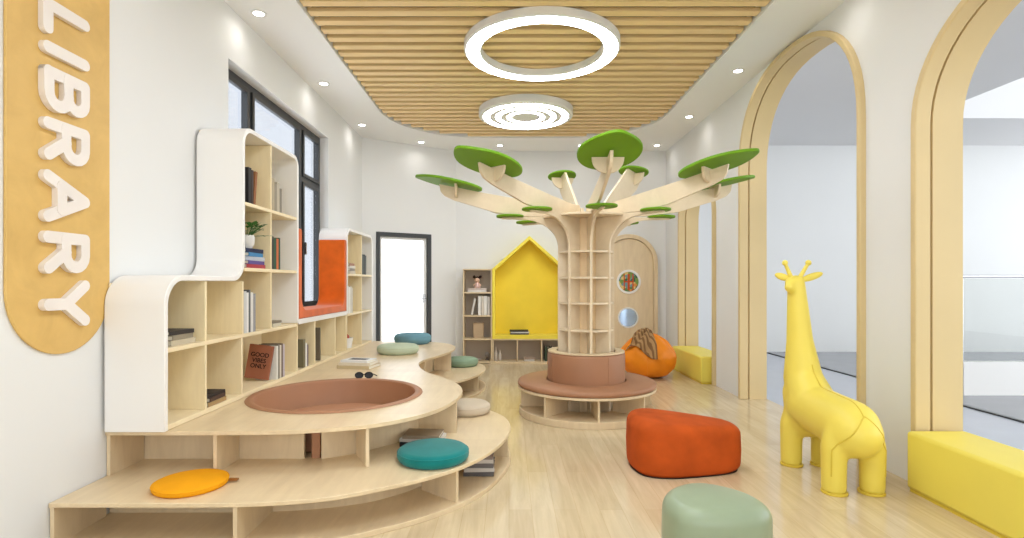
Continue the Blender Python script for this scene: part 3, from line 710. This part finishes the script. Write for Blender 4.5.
# platform books
stack(-1.45, 5.27, ZT, [(.03,.33,.25,(206,188,150),'beige bottom book',-12),(.026,.31,.23,(226,216,196),'cream middle book',-8),(.02,.28,.20,(236,236,234),'white top book with dark picture',-14)], 'in the pile on the top tread behind the pit', 'books piled behind the pit', rz=0)
ph = build('printed_picture', MB().box(-.09,.09,-.05,.05,.0202,.0208), cmat(70,74,80)); ph.parent = [o for o in COL.objects if o.get('label','').startswith('white top book')][0]
gl = thing('sunglasses', 'folded black sunglasses lying on the top tread behind the pit', 'glasses', (-1.235, 4.64, ZT+.001), R(8))
fr_ = MB()
for sx in (-1, 1):
    fr_.tube([(sx*.04+.032*math.cos(2*PI*k/20), .004, .028+.024*math.sin(2*PI*k/20)) for k in range(21)], .005, 8)
fr_.tube([(-.01,.004,.034),(.01,.004,.034)], .004)
build('frame', fr_, cmat(24,24,26), gl)
build('temple', MB().tube([(-.072,.006,.034),(-.074,.05,.026),(-.03,.062,.006)], .004), cmat(24,24,26), gl)
build('temple', MB().tube([(.072,.006,.034),(.074,.06,.026),(.10,.09,.006)], .004), cmat(24,24,26), gl)
for sx in (-1, 1): build('lens', MB().prism([(sx*.04+.028*math.cos(2*PI*k/20), .028+.021*math.sin(2*PI*k/20)) for k in range(20)], 'y', .002, .005), cmat(50,52,58), gl)
# books on lower tread by teal cushion
stack(-.565, 3.605, ZL, [(.028,.26,.20,(34,32,34),'black bottom book',-8),(.022,.26,.19,(206,200,192),'light grey middle book',-12),(.02,.24,.18,(150,132,110),'taupe top book with white page',-4)], 'behind the teal cushion on the lower tread', 'books behind the teal cushion', rz=0)
stack(-.20, 3.66, .028, [(.028,.20,.16,(96,92,92),'dark grey bottom book',0),(.026,.20,.16,(206,200,194),'white second book',3),(.026,.20,.16,(120,116,116),'grey third book',-3),(.026,.19,.15,(214,206,198),'cream fourth book',2),(.022,.19,.15,(150,132,124),'mauve grey top book',-2)], 'in the lower compartment right of the teal cushion', 'books in the lower compartment', rz=0)
t = thing('small_box', 'small teal box beside the sage cushion on the lower tread', 'box', (-.80, 6.75, ZL+.001))
build('body', MB().box(-.05,.05,-.04,.04,0,.07), M['teal'], t, bevel=.004); build('lid', MB().box(-.053,.053,-.043,.043,.07,.085), M['teal'], t, bevel=.003)

# ------------------------------------------------------------------ tree and round bench
TC = (0.775, 5.486)
offb = (TC[0], TC[1], 0)
def az(a, r, z=0): a = R(a); return (TC[0]+r*math.sin(a), TC[1]-r*math.cos(a), z)
rb = thing('round_bench', 'circular birch bench with tan leather seat and backrest around the wooden tree', 'bench', offb)
build('base_board', MB().ring(0.30, 0.672, 0.0, 0.065, offb, 80), M['birch'], rb, offb, bevel=.004)
build('seat_board', MB().ring(0.30, 0.686, 0.255, 0.278, offb, 80), M['birch'], rb, offb, bevel=.003)
for k in range(8):
    a = 2+45*k
    build('divider', panel(az(a,.32)[:2], az(a,.655)[:2], .065, .255), M['birch'], rb, offb)
build('seat_pad', MB().lathe([(.40,.279),(.672,.279),(.684,.290),(.687,.305),(.68,.322),(.66,.334),(.40,.338)], offb, 80, True), M['brown'], rb, offb, smooth=50)
bpad = build('backrest_pad', MB().lathe([(.318,.279),(.382,.279),(.386,.33),(.386,.585),(.380,.605),(.366,.614),(.318,.614)], offb, 80, True), M['brown'], rb, offb, smooth=50)
build('top_rim', MB().ring(.298, .382, .615, .627, offb, 80), M['birch'], rb, offb)
ss = MB()
for k in range(4):
    a = 25+90*k; ss.tube([az(a,.3865,.34), az(a,.3865,.6)], .003, 6)
build('backrest_seam', ss, M['brown'], bpad, offb)

tr = thing('wooden_tree', 'plywood tree bookshelf with ribbed round trunk, flat branches and bright green leaf discs', 'tree bookshelf', offb)
build('trunk_core', MB().cyl(.125, 0, 1.945, offb, 40), M['treecore'], tr, offb)
for z in (.575, .845, 1.11, 1.36, 1.615):
    build('trunk_shelf', MB().ring(.124, .272, z-.018, z, offb, 64), M['treewood'], tr, offb)
build('crown_plate', MB().cyl(.43, 1.945, 1.965, offb, 64), M['treewood'], tr, offb)
def rz_panel(a, poly, t=.026):
    ar = R(a); u = Vector((math.sin(ar), -math.cos(ar))); n = Vector((math.cos(ar), math.sin(ar)))
    def f(r, z, w): p = Vector(TC) + u*r + n*w; return (p.x, p.y, z)
    return MB().prism(poly, 'z', -t/2, t/2, f)
flare = [(.125,0),(.283,0),(.283,1.66)] + [(.283+.36*(1-math.cos(t)), 1.66+.275*math.sin(t)) for t in [PI/2*k/10 for k in range(1,11)]]
flare += [(.84,1.938),(.86,1.945),(.84,1.955),(.43,1.966),(.43,1.944),(.125,1.944)]
plank = [(.12,1.967),(.60,1.967),(.90,2.005),(1.30,2.125),(1.39,2.165),(1.43,2.21),(1.445,2.285),(1.04,2.205),(.5,2.11),(.25,2.07),(.12,2.07)]
plank = rounded(plank, [0,.1,.3,.2,.06,.05,0,0,.3,0,0], True, 5)
splank = rounded([(.12,1.967),(.42,1.967),(.98,2.36),(1.04,2.44),(1.06,2.52),(.82,2.595),(.28,2.10),(.12,2.07)], [0,.15,.1,.05,0,0,.1,0], True, 5)
def leaf(a, rc, zc, tilt, hl, hw, th=.026, disc=False, parent=None):
    ar = R(a); u = Vector((math.sin(ar), -math.cos(ar), 0)); n = Vector((math.cos(ar), math.sin(ar), 0)); up = Vector((0,0,1))
    ca, sa = math.cos(R(tilt)), math.sin(R(tilt)); ur = u*ca + up*sa; un = up*ca - u*sa
    c = Vector((TC[0], TC[1], zc)) + u*rc
    pts = []
    for k in range(48):
        t = 2*PI*k/48; x = hl*math.cos(t); y = hw*math.sin(t)
        if not disc and math.cos(t) > 0: y *= (1-.30*math.cos(t)**3); x *= 1+.05*math.cos(t)**6
        pts.append((x, y))
    def f(x, y, w): return tuple(c + ur*x + n*y + un*w)
    l = build('leaf', MB().prism(pts, 'z', 0, th, f), M['leaf'], parent, offb, bevel=.006)
    return l, f
stdl = {-.5:(1.345,2.285), 47:(1.33,2.285), 92:(1.385,2.30), -88:(1.37,2.285), -43:(1.39,2.275), -133:(1.36,2.285)}
for a in (2,47,92,137,-178,-133,-88,-43):
    fin = build('trunk_fin', rz_panel(a, flare), M['treewood'], tr, offb, bevel=.002)
    leaf(a, .765, 1.957, 0, .138, .138, .02, True, fin)
for a, (rc, zc) in stdl.items():
    k = (rc-1.345)/1.345
    p2 = [(r*(1+k) if r > .5 else r, z + (zc-2.285)*(r/1.36)) for r, z in plank]
    br = build('branch', rz_panel(a, p2), M['treewood'], tr, offb, bevel=.002)
    # cross brace below the leaf
    ar = R(a); u = Vector((math.sin(ar), -math.cos(ar), 0)); n = Vector((math.cos(ar), math.sin(ar), 0))
    rr = rc-.0; zt = zc - .002
    hc = [(.125*math.cos(t), -.125*abs(math.sin(t))**.9) for t in [PI*k2/16 for k2 in range(17)]]
    def f(x, z, w, u=u, n=n, rr=rr, zt=zt): return tuple(Vector((TC[0],TC[1],zt)) + u*(rr-.07+w) + n*x + Vector((0,0,z-.012)))
    build('leaf_brace', MB().prism(hc, 'z', -.012, .012, f), M['treewood'], br, offb)
    leaf(a, rc, zc, 11, .33, .245, .026, False, br)
for a, rc in ((137,.925),(-171,.95)):
    br = build('branch', rz_panel(a, splank), M['treewood'], tr, offb, bevel=.002)
    ar = R(a); u = Vector((math.sin(ar), -math.cos(ar), 0)); n = Vector((math.cos(ar), math.sin(ar), 0))
    hc = [(.13*math.cos(t), -.13*abs(math.sin(t))) for t in [PI*k2/16 for k2 in range(17)]]
    def f(x, z, w, u=u, n=n): return tuple(Vector((TC[0],TC[1],2.535)) + u*(.93+w) + n*x + Vector((0,0,z)))
    build('leaf_brace', MB().prism(hc, 'z', -.012, .012, f), M['treewood'], br, offb)
    leaf(a, rc+.01, 2.55, -9, .185, .165, .022, False, br)

# ------------------------------------------------------------------ back unit: cubby shelf, yellow house
BY0, BY1 = 8.80, YB-0.004
off = (-.51, 8.95, 0)
ck = thing('cubby_shelf', 'narrow four tier birch cubby shelf with grey back beside the yellow house nook', 'bookshelf', off)
cx0, cx1 = -.745, -.275
zs = [0.022, .40, .777, 1.152, 1.53]
for xx in (cx0, cx1-.02): build('side_panel', MB().box(xx, xx+.02, BY0, BY1, 0, 1.53), M['cub'], ck, off, bevel=.002)
for i, z in enumerate([.03, .40, .777, 1.152, 1.53]):
    build('shelf_board', MB().box(cx0+.02, cx1-.02, BY0+.002, BY1-.01, z-.022, z), M['cub'], ck, off, bevel=.002)
build('back_panel', MB().box(cx0+.02, cx1-.02, BY1-.009, BY1, .0, 1.53), M['cubback'], ck, off)
off = (.32, 8.95, 0)
lc = thing('low_cabinet', 'low birch cabinet of three open cubbies carrying the yellow house nook', 'cabinet', off)
hx0, hx1 = -.27, .93
for xx in (hx0, .125, .52, hx1-.02): build('divider', MB().box(xx, xx+.02, BY0+.01, BY1-.01, .03, .375), M['cub'], lc, off, bevel=.002)
build('base_board', MB().box(hx0, hx1, BY0, BY1, 0, .03), M['cub'], lc, off, bevel=.002)
build('top_board', MB().box(hx0, hx1, BY0, BY1, .375, .397), M['cub'], lc, off, bevel=.002)
build('back_panel', MB().box(hx0, hx1, BY1-.009, BY1, .03, .375), M['cubback'], lc, off)
off = (.32, 8.95, .398)
hn = thing('house_nook', 'yellow gabled house shaped reading nook on the back wall', 'reading nook', off)
ho = [(hx0,.398),(hx1,.398),(hx1,1.53),(.33,2.06),(hx0,1.53)]
hi = [(hx0+.045,.44),(hx1-.045,.44),(hx1-.045,1.505),(.33,2.0),(hx0+.045,1.505)]
build('frame', MB().prism([ho, hi], 'y', BY0-.01, BY1), M['houseedge'], hn, off, bevel=.004)
build('padded_back', MB().prism(hi, 'y', BY1-.03, BY1), M['house'], hn, off)
build('seat_pad', MB().box(hx0+.046, hx1-.046, BY0, BY1-.031, .441, .462), M['houseedge'], hn, off, bevel=.006)
# things on it
for k, (dx, t_, c, look) in enumerate([(0,.022,(60,58,56),'dark grey'),(.01,.02,(206,202,194),'white'),(-.01,.02,(44,42,42),'black')]):
    book('magazine', t_, .30, .2, c, (.17+dx, 8.92, .463+.001+k*.0235), '%s magazine in the pile on the yellow nook seat, %s' % (look, ['at the bottom','in the middle','on top'][k]), 'magazines on the yellow nook seat', 0, True, cat='magazine')
# doll
for k, (t_, c, look) in enumerate([(.03,(226,220,214),'white bottom book'),(.03,(206,190,180),'pale beige top book')]):
    book('book', t_, .30, .2, c, (-.52, 8.93, 1.153+k*.031), look+' lying under the doll in the cubby shelf', 'books under the doll', 0, True, ang=R(k*4))
dk = thing('doll', 'small doll with dark hair buns and pale pink dress sitting in the top cubby', 'doll', (-.52, 8.93, 1.2155))
build('dress', MB().lathe([(0,0),(.055,0),(.05,.03),(.028,.08),(.02,.095),(0,.095)], n=24), cmat(222,186,176), dk)
hd_ = build('head', MB().sphere((0,0,.135), .045), M['skin'], dk)
build('hair', MB().sphere((0,.012,.145), .049).sphere((-.05,.0,.185), .024).sphere((.05,0,.185), .024), M['hair'], hd_)
build('arm', MB().tube([(-.022,0,.085),(-.06,-.01,.04)], .011), M['skin'], dk); build('arm', MB().tube([(.022,0,.085),(.06,-.01,.04)], .011), M['skin'], dk)
build('leg', MB().tube([(-.02,-.03,.014),(-.024,-.085,.012)], .011), M['skin'], dk); build('leg', MB().tube([(.02,-.03,.014),(.024,-.085,.012)], .011), M['skin'], dk)
xx = -.605
for k, (t_, h_, c, look) in enumerate([(.03,.27,(214,208,200),'grey white'),(.045,.31,(232,228,222),'white'),(.04,.31,(214,204,190),'cream'),(.045,.31,(236,232,226),'bright white'),(.04,.30,(206,200,192),'pale grey')]):
    tl = R(12) if k == 0 else 0
    b_ = book('book', t_, h_, .19, c, (xx, 8.93, .778 + (.006 if k == 0 else 0)), '%s book on the second tier of the cubby shelf, %s' % (look, ['leaning at the left','second from left','in the middle','second from right','at the right end'][k]), 'books on the second tier of the cubby shelf', 0)
    if k == 0: b_.rotation_euler = (0, tl, 0); xx += .045
    xx += t_+.006 + (.045 if k == 0 else 0)
t = thing('wooden_box', 'plain beige wooden box standing on the third tier of the cubby shelf', 'box', (-.50, 8.93, .401))
build('body', MB().box(-.085,.085,-.05,.05,0,.23), cmat(190,164,132), t, bevel=.004); build('lid', MB().box(-.09,.09,-.055,.055,.2301,.25), cmat(180,154,122), t, bevel=.003)
t = thing('tray', 'low pale tray on the bottom tier of the cubby shelf', 'tray', (-.58, 8.92, .031))
build('body', MB().lathe([(0,0),(.11,0),(.13,.025),(.12,.025),(.10,.008),(0,.008)], n=28), cmat(206,196,184), t)
t = thing('globe_ornament', 'small grey ball ornament on a stand in the bottom tier of the cubby shelf', 'ornament', (-.36, 8.99, .031))
build('stand', MB().cyl(.02,0,.05).ring(.0,.035,0,.008), cmat(110,100,92), t); build('ball', MB().sphere((0,0,.09),.042), cmat(150,142,134), t)
for x_, h_, lb in ((-.215,.22,'taller'),(-.15,.17,'shorter')):
    t = thing('bottle', '%s pale ceramic bottle in the left cubby under the yellow nook' % lb, 'bottle', (x_, 8.93, .031), group='bottles under the yellow nook')
    build('body', MB().lathe([(0,0),(.025,0),(.027,h_*.6),(.01,h_*.78),(.01,h_),(0,h_)], n=20), cmat(206,196,182), t, smooth=50)
for k, (c, lk) in enumerate([((206,200,192),'white bottom'),((170,150,132),'taupe top')]):
    book('book', .028, .17, .15, c, (.33, 8.92, .031+k*.0295), lk+' book lying in the middle cubby under the yellow nook', 'flat books under the yellow nook', 0, True, ang=R(5*k))
for k, (c, lk) in enumerate([((56,70,52),'dark green'),((92,84,66),'olive brown'),((40,48,44),'black green'),((120,116,92),'sage')]):
    book('book', .035, .24-.02*(k%2), .17, c, (.60+k*.038, 8.92, .031), lk+' book standing in the right cubby under the yellow nook', 'dark books under the yellow nook', 0)

# ------------------------------------------------------------------ yellow benches in the archways
def bench(x0, x1, y0, y1, h, label):
    off = ((x0+x1)/2, (y0+y1)/2, 0)
    t = thing('padded_bench', label, 'bench', off)
    build('base', MB().box(x0+.015, x1-.015, y0+.015, y1-.015, 0, .03), M['yellowseam'], t, off)
    build('block', MB().box(x0, x1, y0, y1, .02, h), M['yellow2'], t, off, bevel=.022, seg=4)
bench(2.49, 2.86, 2.02, 3.42, .375, 'long yellow padded block bench in the nearest archway at the right edge')
bench(2.46, 2.86, 6.98, 8.22, .355, 'smaller yellow padded block bench in the far archway behind the beanbag')

# ------------------------------------------------------------------ poufs
def pebble(loc, outline, h, mat, label, rt=.09, rbm=.05, dome=.012, slope=0.0):
    P = catmull(outline, True, 8); cx = sum(p[0] for p in P)/len(P); cy = sum(p[1] for p in P)/len(P)
    Rm = sum(math.hypot(p[0]-cx, p[1]-cy) for p in P)/len(P)
    lay = []
    for k in range(7):
        t = PI/2*k/6; lay.append((1-rbm*(1-math.sin(t))/Rm*1.0, rbm*(1-math.cos(t))))
    lay.append((1.012, h*.45))
    for k in range(8):
        t = PI/2*k/7; lay.append((1-rt*(1-math.cos(t))/Rm, h-rt+rt*math.sin(t)))
    s0 = lay[-1][0]
    for k in range(1, 7):
        q = 1-k/6; lay.append((max(s0*q, .002), h+dome*(1-q*q)))
    vs = []; n = len(P)
    for s_, z in lay: vs += [(cx+(p[0]-cx)*s_, cy+(p[1]-cy)*s_, z*(1-slope*(p[0]-cx)*s_)) for p in P]
    fs = [(i*n+j, i*n+(j+1)%n, (i+1)*n+(j+1)%n, (i+1)*n+j) for i in range(len(lay)-1) for j in range(n)]
    fs.append(tuple(range(n))[::-1]); fs.append(tuple((len(lay)-1)*n+j for j in range(n)))
    t = thing('pouf', label, 'pouf', loc, group=None)
    build('body', MB().add(vs, fs), mat, t, smooth=60)
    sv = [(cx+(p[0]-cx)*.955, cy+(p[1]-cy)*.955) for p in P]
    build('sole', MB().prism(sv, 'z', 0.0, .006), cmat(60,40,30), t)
pebble((1.24,3.83,.001), [(-.385,-.07),(-.33,-.19),(-.18,-.235),(.05,-.20),(.28,-.13),(.375,-.03),(.36,.10),(.20,.20),(-.02,.29),(-.22,.34),(-.34,.27),(-.39,.10)], .345, M['rust'], 'large rust orange suede pebble shaped pouf on the floor before the tree', rt=.075, slope=.20)
pebble((.905,2.41,.001), [(-.225,-.04),(-.18,-.16),(-.03,-.20),(.13,-.18),(.22,-.08),(.19,.06),(.08,.17),(-.03,.20),(-.15,.14),(-.21,.06)], .362, M['sage'], 'pale sage green glossy pebble pouf on the floor closest to the camera', rt=.07)

# ------------------------------------------------------------------ beanbags
def bagpt(th, ph, s=1.0):
    # th 0 top .. pi bottom
    r = .36*math.sin(th)**.85 if th < PI*.55 else .36*math.sin(th)**.6
    z = .30 + (.30*math.cos(th) if math.cos(th) > 0 else .30*math.cos(th))
    z += .05*max(0, math.cos(th))**4
    v = Vector((r*math.cos(ph)*1.0, r*math.sin(ph), z))
    nz = noise.noise(Vector((v.x*5, v.y*5, v.z*4+3)))*.040 + noise.noise(Vector((v.x*12, v.y*12, v.z*10)))*.016
    fold = .020*math.sin(9*ph+1.5*math.sin(th*3))*max(0, math.cos(th)*.8+.2)
    k = 1 + (nz+fold)/.36
    k *= 1.06 - .12*max(0, math.cos(th))
    out = Vector((v.x*k, v.y*k, max(0, v.z*(1+nz*.4)*.93)))
    return out * s
def bagmesh(s=1.0, n=64, m=36):
    vs = [tuple(bagpt(max(.02, min(PI-.02, PI*i/m)), 2*PI*j/n, s)) for i in range(m+1) for j in range(n)]
    fs = [(i*n+j,(i+1)*n+j,(i+1)*n+(j+1)%n,i*n+(j+1)%n) for i in range(m) for j in range(n)]
    fs.append(tuple(range(n))); fs.append(tuple(m*n+j for j in range(n))[::-1])
    return MB().add(vs, fs)
bb = thing('beanbag', 'bright orange beanbag on the floor before the arched wooden door', 'beanbag', (1.93, 7.58, .001), R(20))
build('body', bagmesh(1.0), M['beanbag'], bb, smooth=80)
build('top_knot', MB().lathe([(0,.58),(.035,.58),(.02,.61),(.035,.63),(0,.635)], n=16), M['beanbag'], bb)
bs = MB()
for ph in (0.3, 1.6, 2.9, 4.1, 5.4):
    bs.tube([bagpt(PI*(.06+.86*k/24), ph)*1.004 for k in range(25)], .004, 6)
build('seam', bs, M['beanbag'], bb)
# blanket draped on it
bl = MB(); n1, n2 = 30, 22; vs = []
for i in range(n1+1):
    for j in range(n2+1):
        u = i/n1; v = j/n2
        ph = R(205 + 60*v + 16*math.sin(u*3)) if False else R(200 + 75*v)
        th = .10 + 1.15*u*(1-.25*math.sin(v*5))
        p = bagpt(th, ph - R(20)); nrm = Vector((p.x, p.y, p.z-.25)).normalized()
        w = .026 + .020*math.sin(v*19+u*5) + .010*noise.noise(Vector((u*4, v*6, 2)))
        vs.append(p + nrm*w + Vector((0,0,.03*(1-u))))
fs = [(i*(n2+1)+j,(i+1)*(n2+1)+j,(i+1)*(n2+1)+j+1,i*(n2+1)+j+1) for i in range(n1) for j in range(n2)]
blo = build('blanket', MB().add(vs, fs), M['blanket'], smooth=80); blo.location = (1.93, 7.58, .001); blo.rotation_euler = (0,0,R(20))
sm = blo.modifiers.new('Solidify', 'SOLIDIFY'); sm.thickness = .008; sm.offset = 1
tag(blo, 'brown and cream striped blanket draped over the top of the orange beanbag', 'blanket')
bb2 = thing('beanbag', 'amber beanbag mostly hidden behind the tree bench', 'beanbag', (.80, 7.45, .001), R(130))
build('body', bagmesh(.72), M['amber'], bb2, smooth=80)
build('top_knot', MB().lathe([(0,.43),(.03,.43),(.018,.455),(.03,.475),(0,.48)], n=16), M['amber'], bb2)

# ------------------------------------------------------------------ giraffe
GX, GY = 2.13, 3.62
off = (GX, GY, 0)
gi = thing('giraffe', 'tall yellow upholstered giraffe stool standing before the archways', 'giraffe figure', off)
g = MB()
g.capsule((2.13,3.40,.405),(2.115,3.80,.435), .165, .165, 24)
g.capsule((2.13,3.36,.375),(2.13,3.48,.38), .155, .16, 24)
g.capsule((2.12,3.80,.46),(2.115,3.92,.62), .158, .125, 24)
g.capsule((2.12,3.86,.36),(2.12,3.90,.50), .15, .15, 24)
g.capsule((2.115,3.92,.62),(2.11,3.95,.86), .130, .092, 20)
g.capsule((2.11,3.95,.84),(2.095,3.975,1.30), .092, .060, 20)
g.capsule((2.095,3.975,1.30),(2.06,3.965,1.30), .060, .052, 16)
g.capsule((2.06,3.96,1.275),(2.022,3.93,1.268), .042, .038, 16)
for (lx, ly) in ((2.015,3.375),(2.245,3.375),(2.024,3.90),(2.235,3.90)):
    g.lathe([(0,.008),(.070,.008),(.071,.05),(.073,.20),(.075,.30),(.05,.40),(0,.42)], (lx+(.004 if lx > GX else -.004), ly, 0), 24)
gb = build('body', g, M['yellow'], gi, off, smooth=80)
rm = gb.modifiers.new('Remesh', 'REMESH'); rm.mode = 'VOXEL'; rm.voxel_size = .012; rm.use_smooth_shade = True
smo = gb.modifiers.new('Smooth', 'SMOOTH'); smo.iterations = 14; smo.factor = .6
dg = bpy.context.evaluated_depsgraph_get(); ev = gb.evaluated_get(dg); mev = ev.to_mesh()
bvh = BVHTree.FromPolygons([v.co.copy() for v in mev.vertices], [tuple(p.vertices) for p in mev.polygons])
def proj(p):
    q, nn, i, d = bvh.find_nearest(Vector(p) - Vector(off)); return q + Vector(off)
ev.to_mesh_clear()
def ray(o, d):
    h, nn, i, dist = bvh.ray_cast(Vector(o)-Vector(off), Vector(d)); return (h + Vector(off)) if h else None
sm_ = MB(); pts = []
for k in range(28):
    yy = 3.82 - .56*k/27
    h = ray((2.125, yy, 1.2), (0,0,-1))
    if h and h.z > .3: pts.append(h)
sm_.tube([Vector(p) for p in pts], .0045, 8)
for sx in (-1, 1):
    pp = []
    for k in range(20):
        z = .50 - .02*k
        xx_ = 2.13 + sx*(.0 + .165*min(1,(k/11.0))**.8)
        h = ray((xx_, 2.8, z), (0,1,0))
        if h and h.y < 3.5: pp.append(h)
    if len(pp) > 2: sm_.tube(pp, .0045, 8)
build('seam', sm_, M['yellowseam'], gb, off)
for (lx, ly) in ((2.015,3.375),(2.245,3.375),(2.022,3.90),(2.237,3.90)):
    build('foot_sole', MB().lathe([(0,0),(.073,0),(.076,.008),(.073,.016),(0,.016)], (lx, ly, 0.0), 28), M['yellowseam'], gi, off)
def ear(a, b, w):
    a = Vector(a); b = Vector(b); d = b-a; L = d.length; q = d.to_track_quat('X', 'Z').to_matrix()
    return MB().sphere((a+b)/2, 1.0, L/2, .014, w, 18, q)
build('ear', ear((2.125,3.975,1.318),(2.285,3.965,1.372),.026), M['yellow'], gi, off, smooth=70)
build('ear', ear((2.06,3.985,1.325),(1.965,4.03,1.365),.026), M['yellow'], gi, off, smooth=70)
build('horn', MB().tube([(2.065,3.98,1.33),(2.02,3.985,1.44)], [.017,.012]).sphere((2.018,3.985,1.447), .021), M['yellow'], gi, off, smooth=70)
build('horn', MB().tube([(2.115,3.975,1.33),(2.175,3.965,1.44)], [.017,.012]).sphere((2.178,3.965,1.447), .021), M['yellow'], gi, off, smooth=70)
build('tail', MB().tube([(2.13,3.215,.42),(2.135,3.19,.36),(2.135,3.195,.28)], [.012,.012,.016]), M['yellow'], gi, off, smooth=70) if False else None

# ------------------------------------------------------------------ light
wd = bpy.data.worlds.new('world'); sc.world = wd; wd.use_nodes = True
bg = wd.node_tree.nodes['Background']; bg.inputs['Color'].default_value = (0.92, 0.965, 1.0, 1); bg.inputs['Strength'].default_value = 2.25
def spot(x, y, e):
    l = bpy.data.lights.new('downlight_beam', 'SPOT'); l.energy = e; l.spot_size = R(160); l.spot_blend = 1.0; l.shadow_soft_size = .05; l.color = (1, .97, .93)
    o = bpy.data.objects.new('downlight_beam', l); COL.objects.link(o); o.location = (x, y, H-.02)
for x, y, s in DL: spot(x, y, 3)
sc.view_settings.view_transform = 'Standard'; sc.view_settings.look = 'None'; sc.view_settings.gamma = 1.0
sc.view_settings.use_curve_mapping = False
sc.view_settings.exposure = 0.35
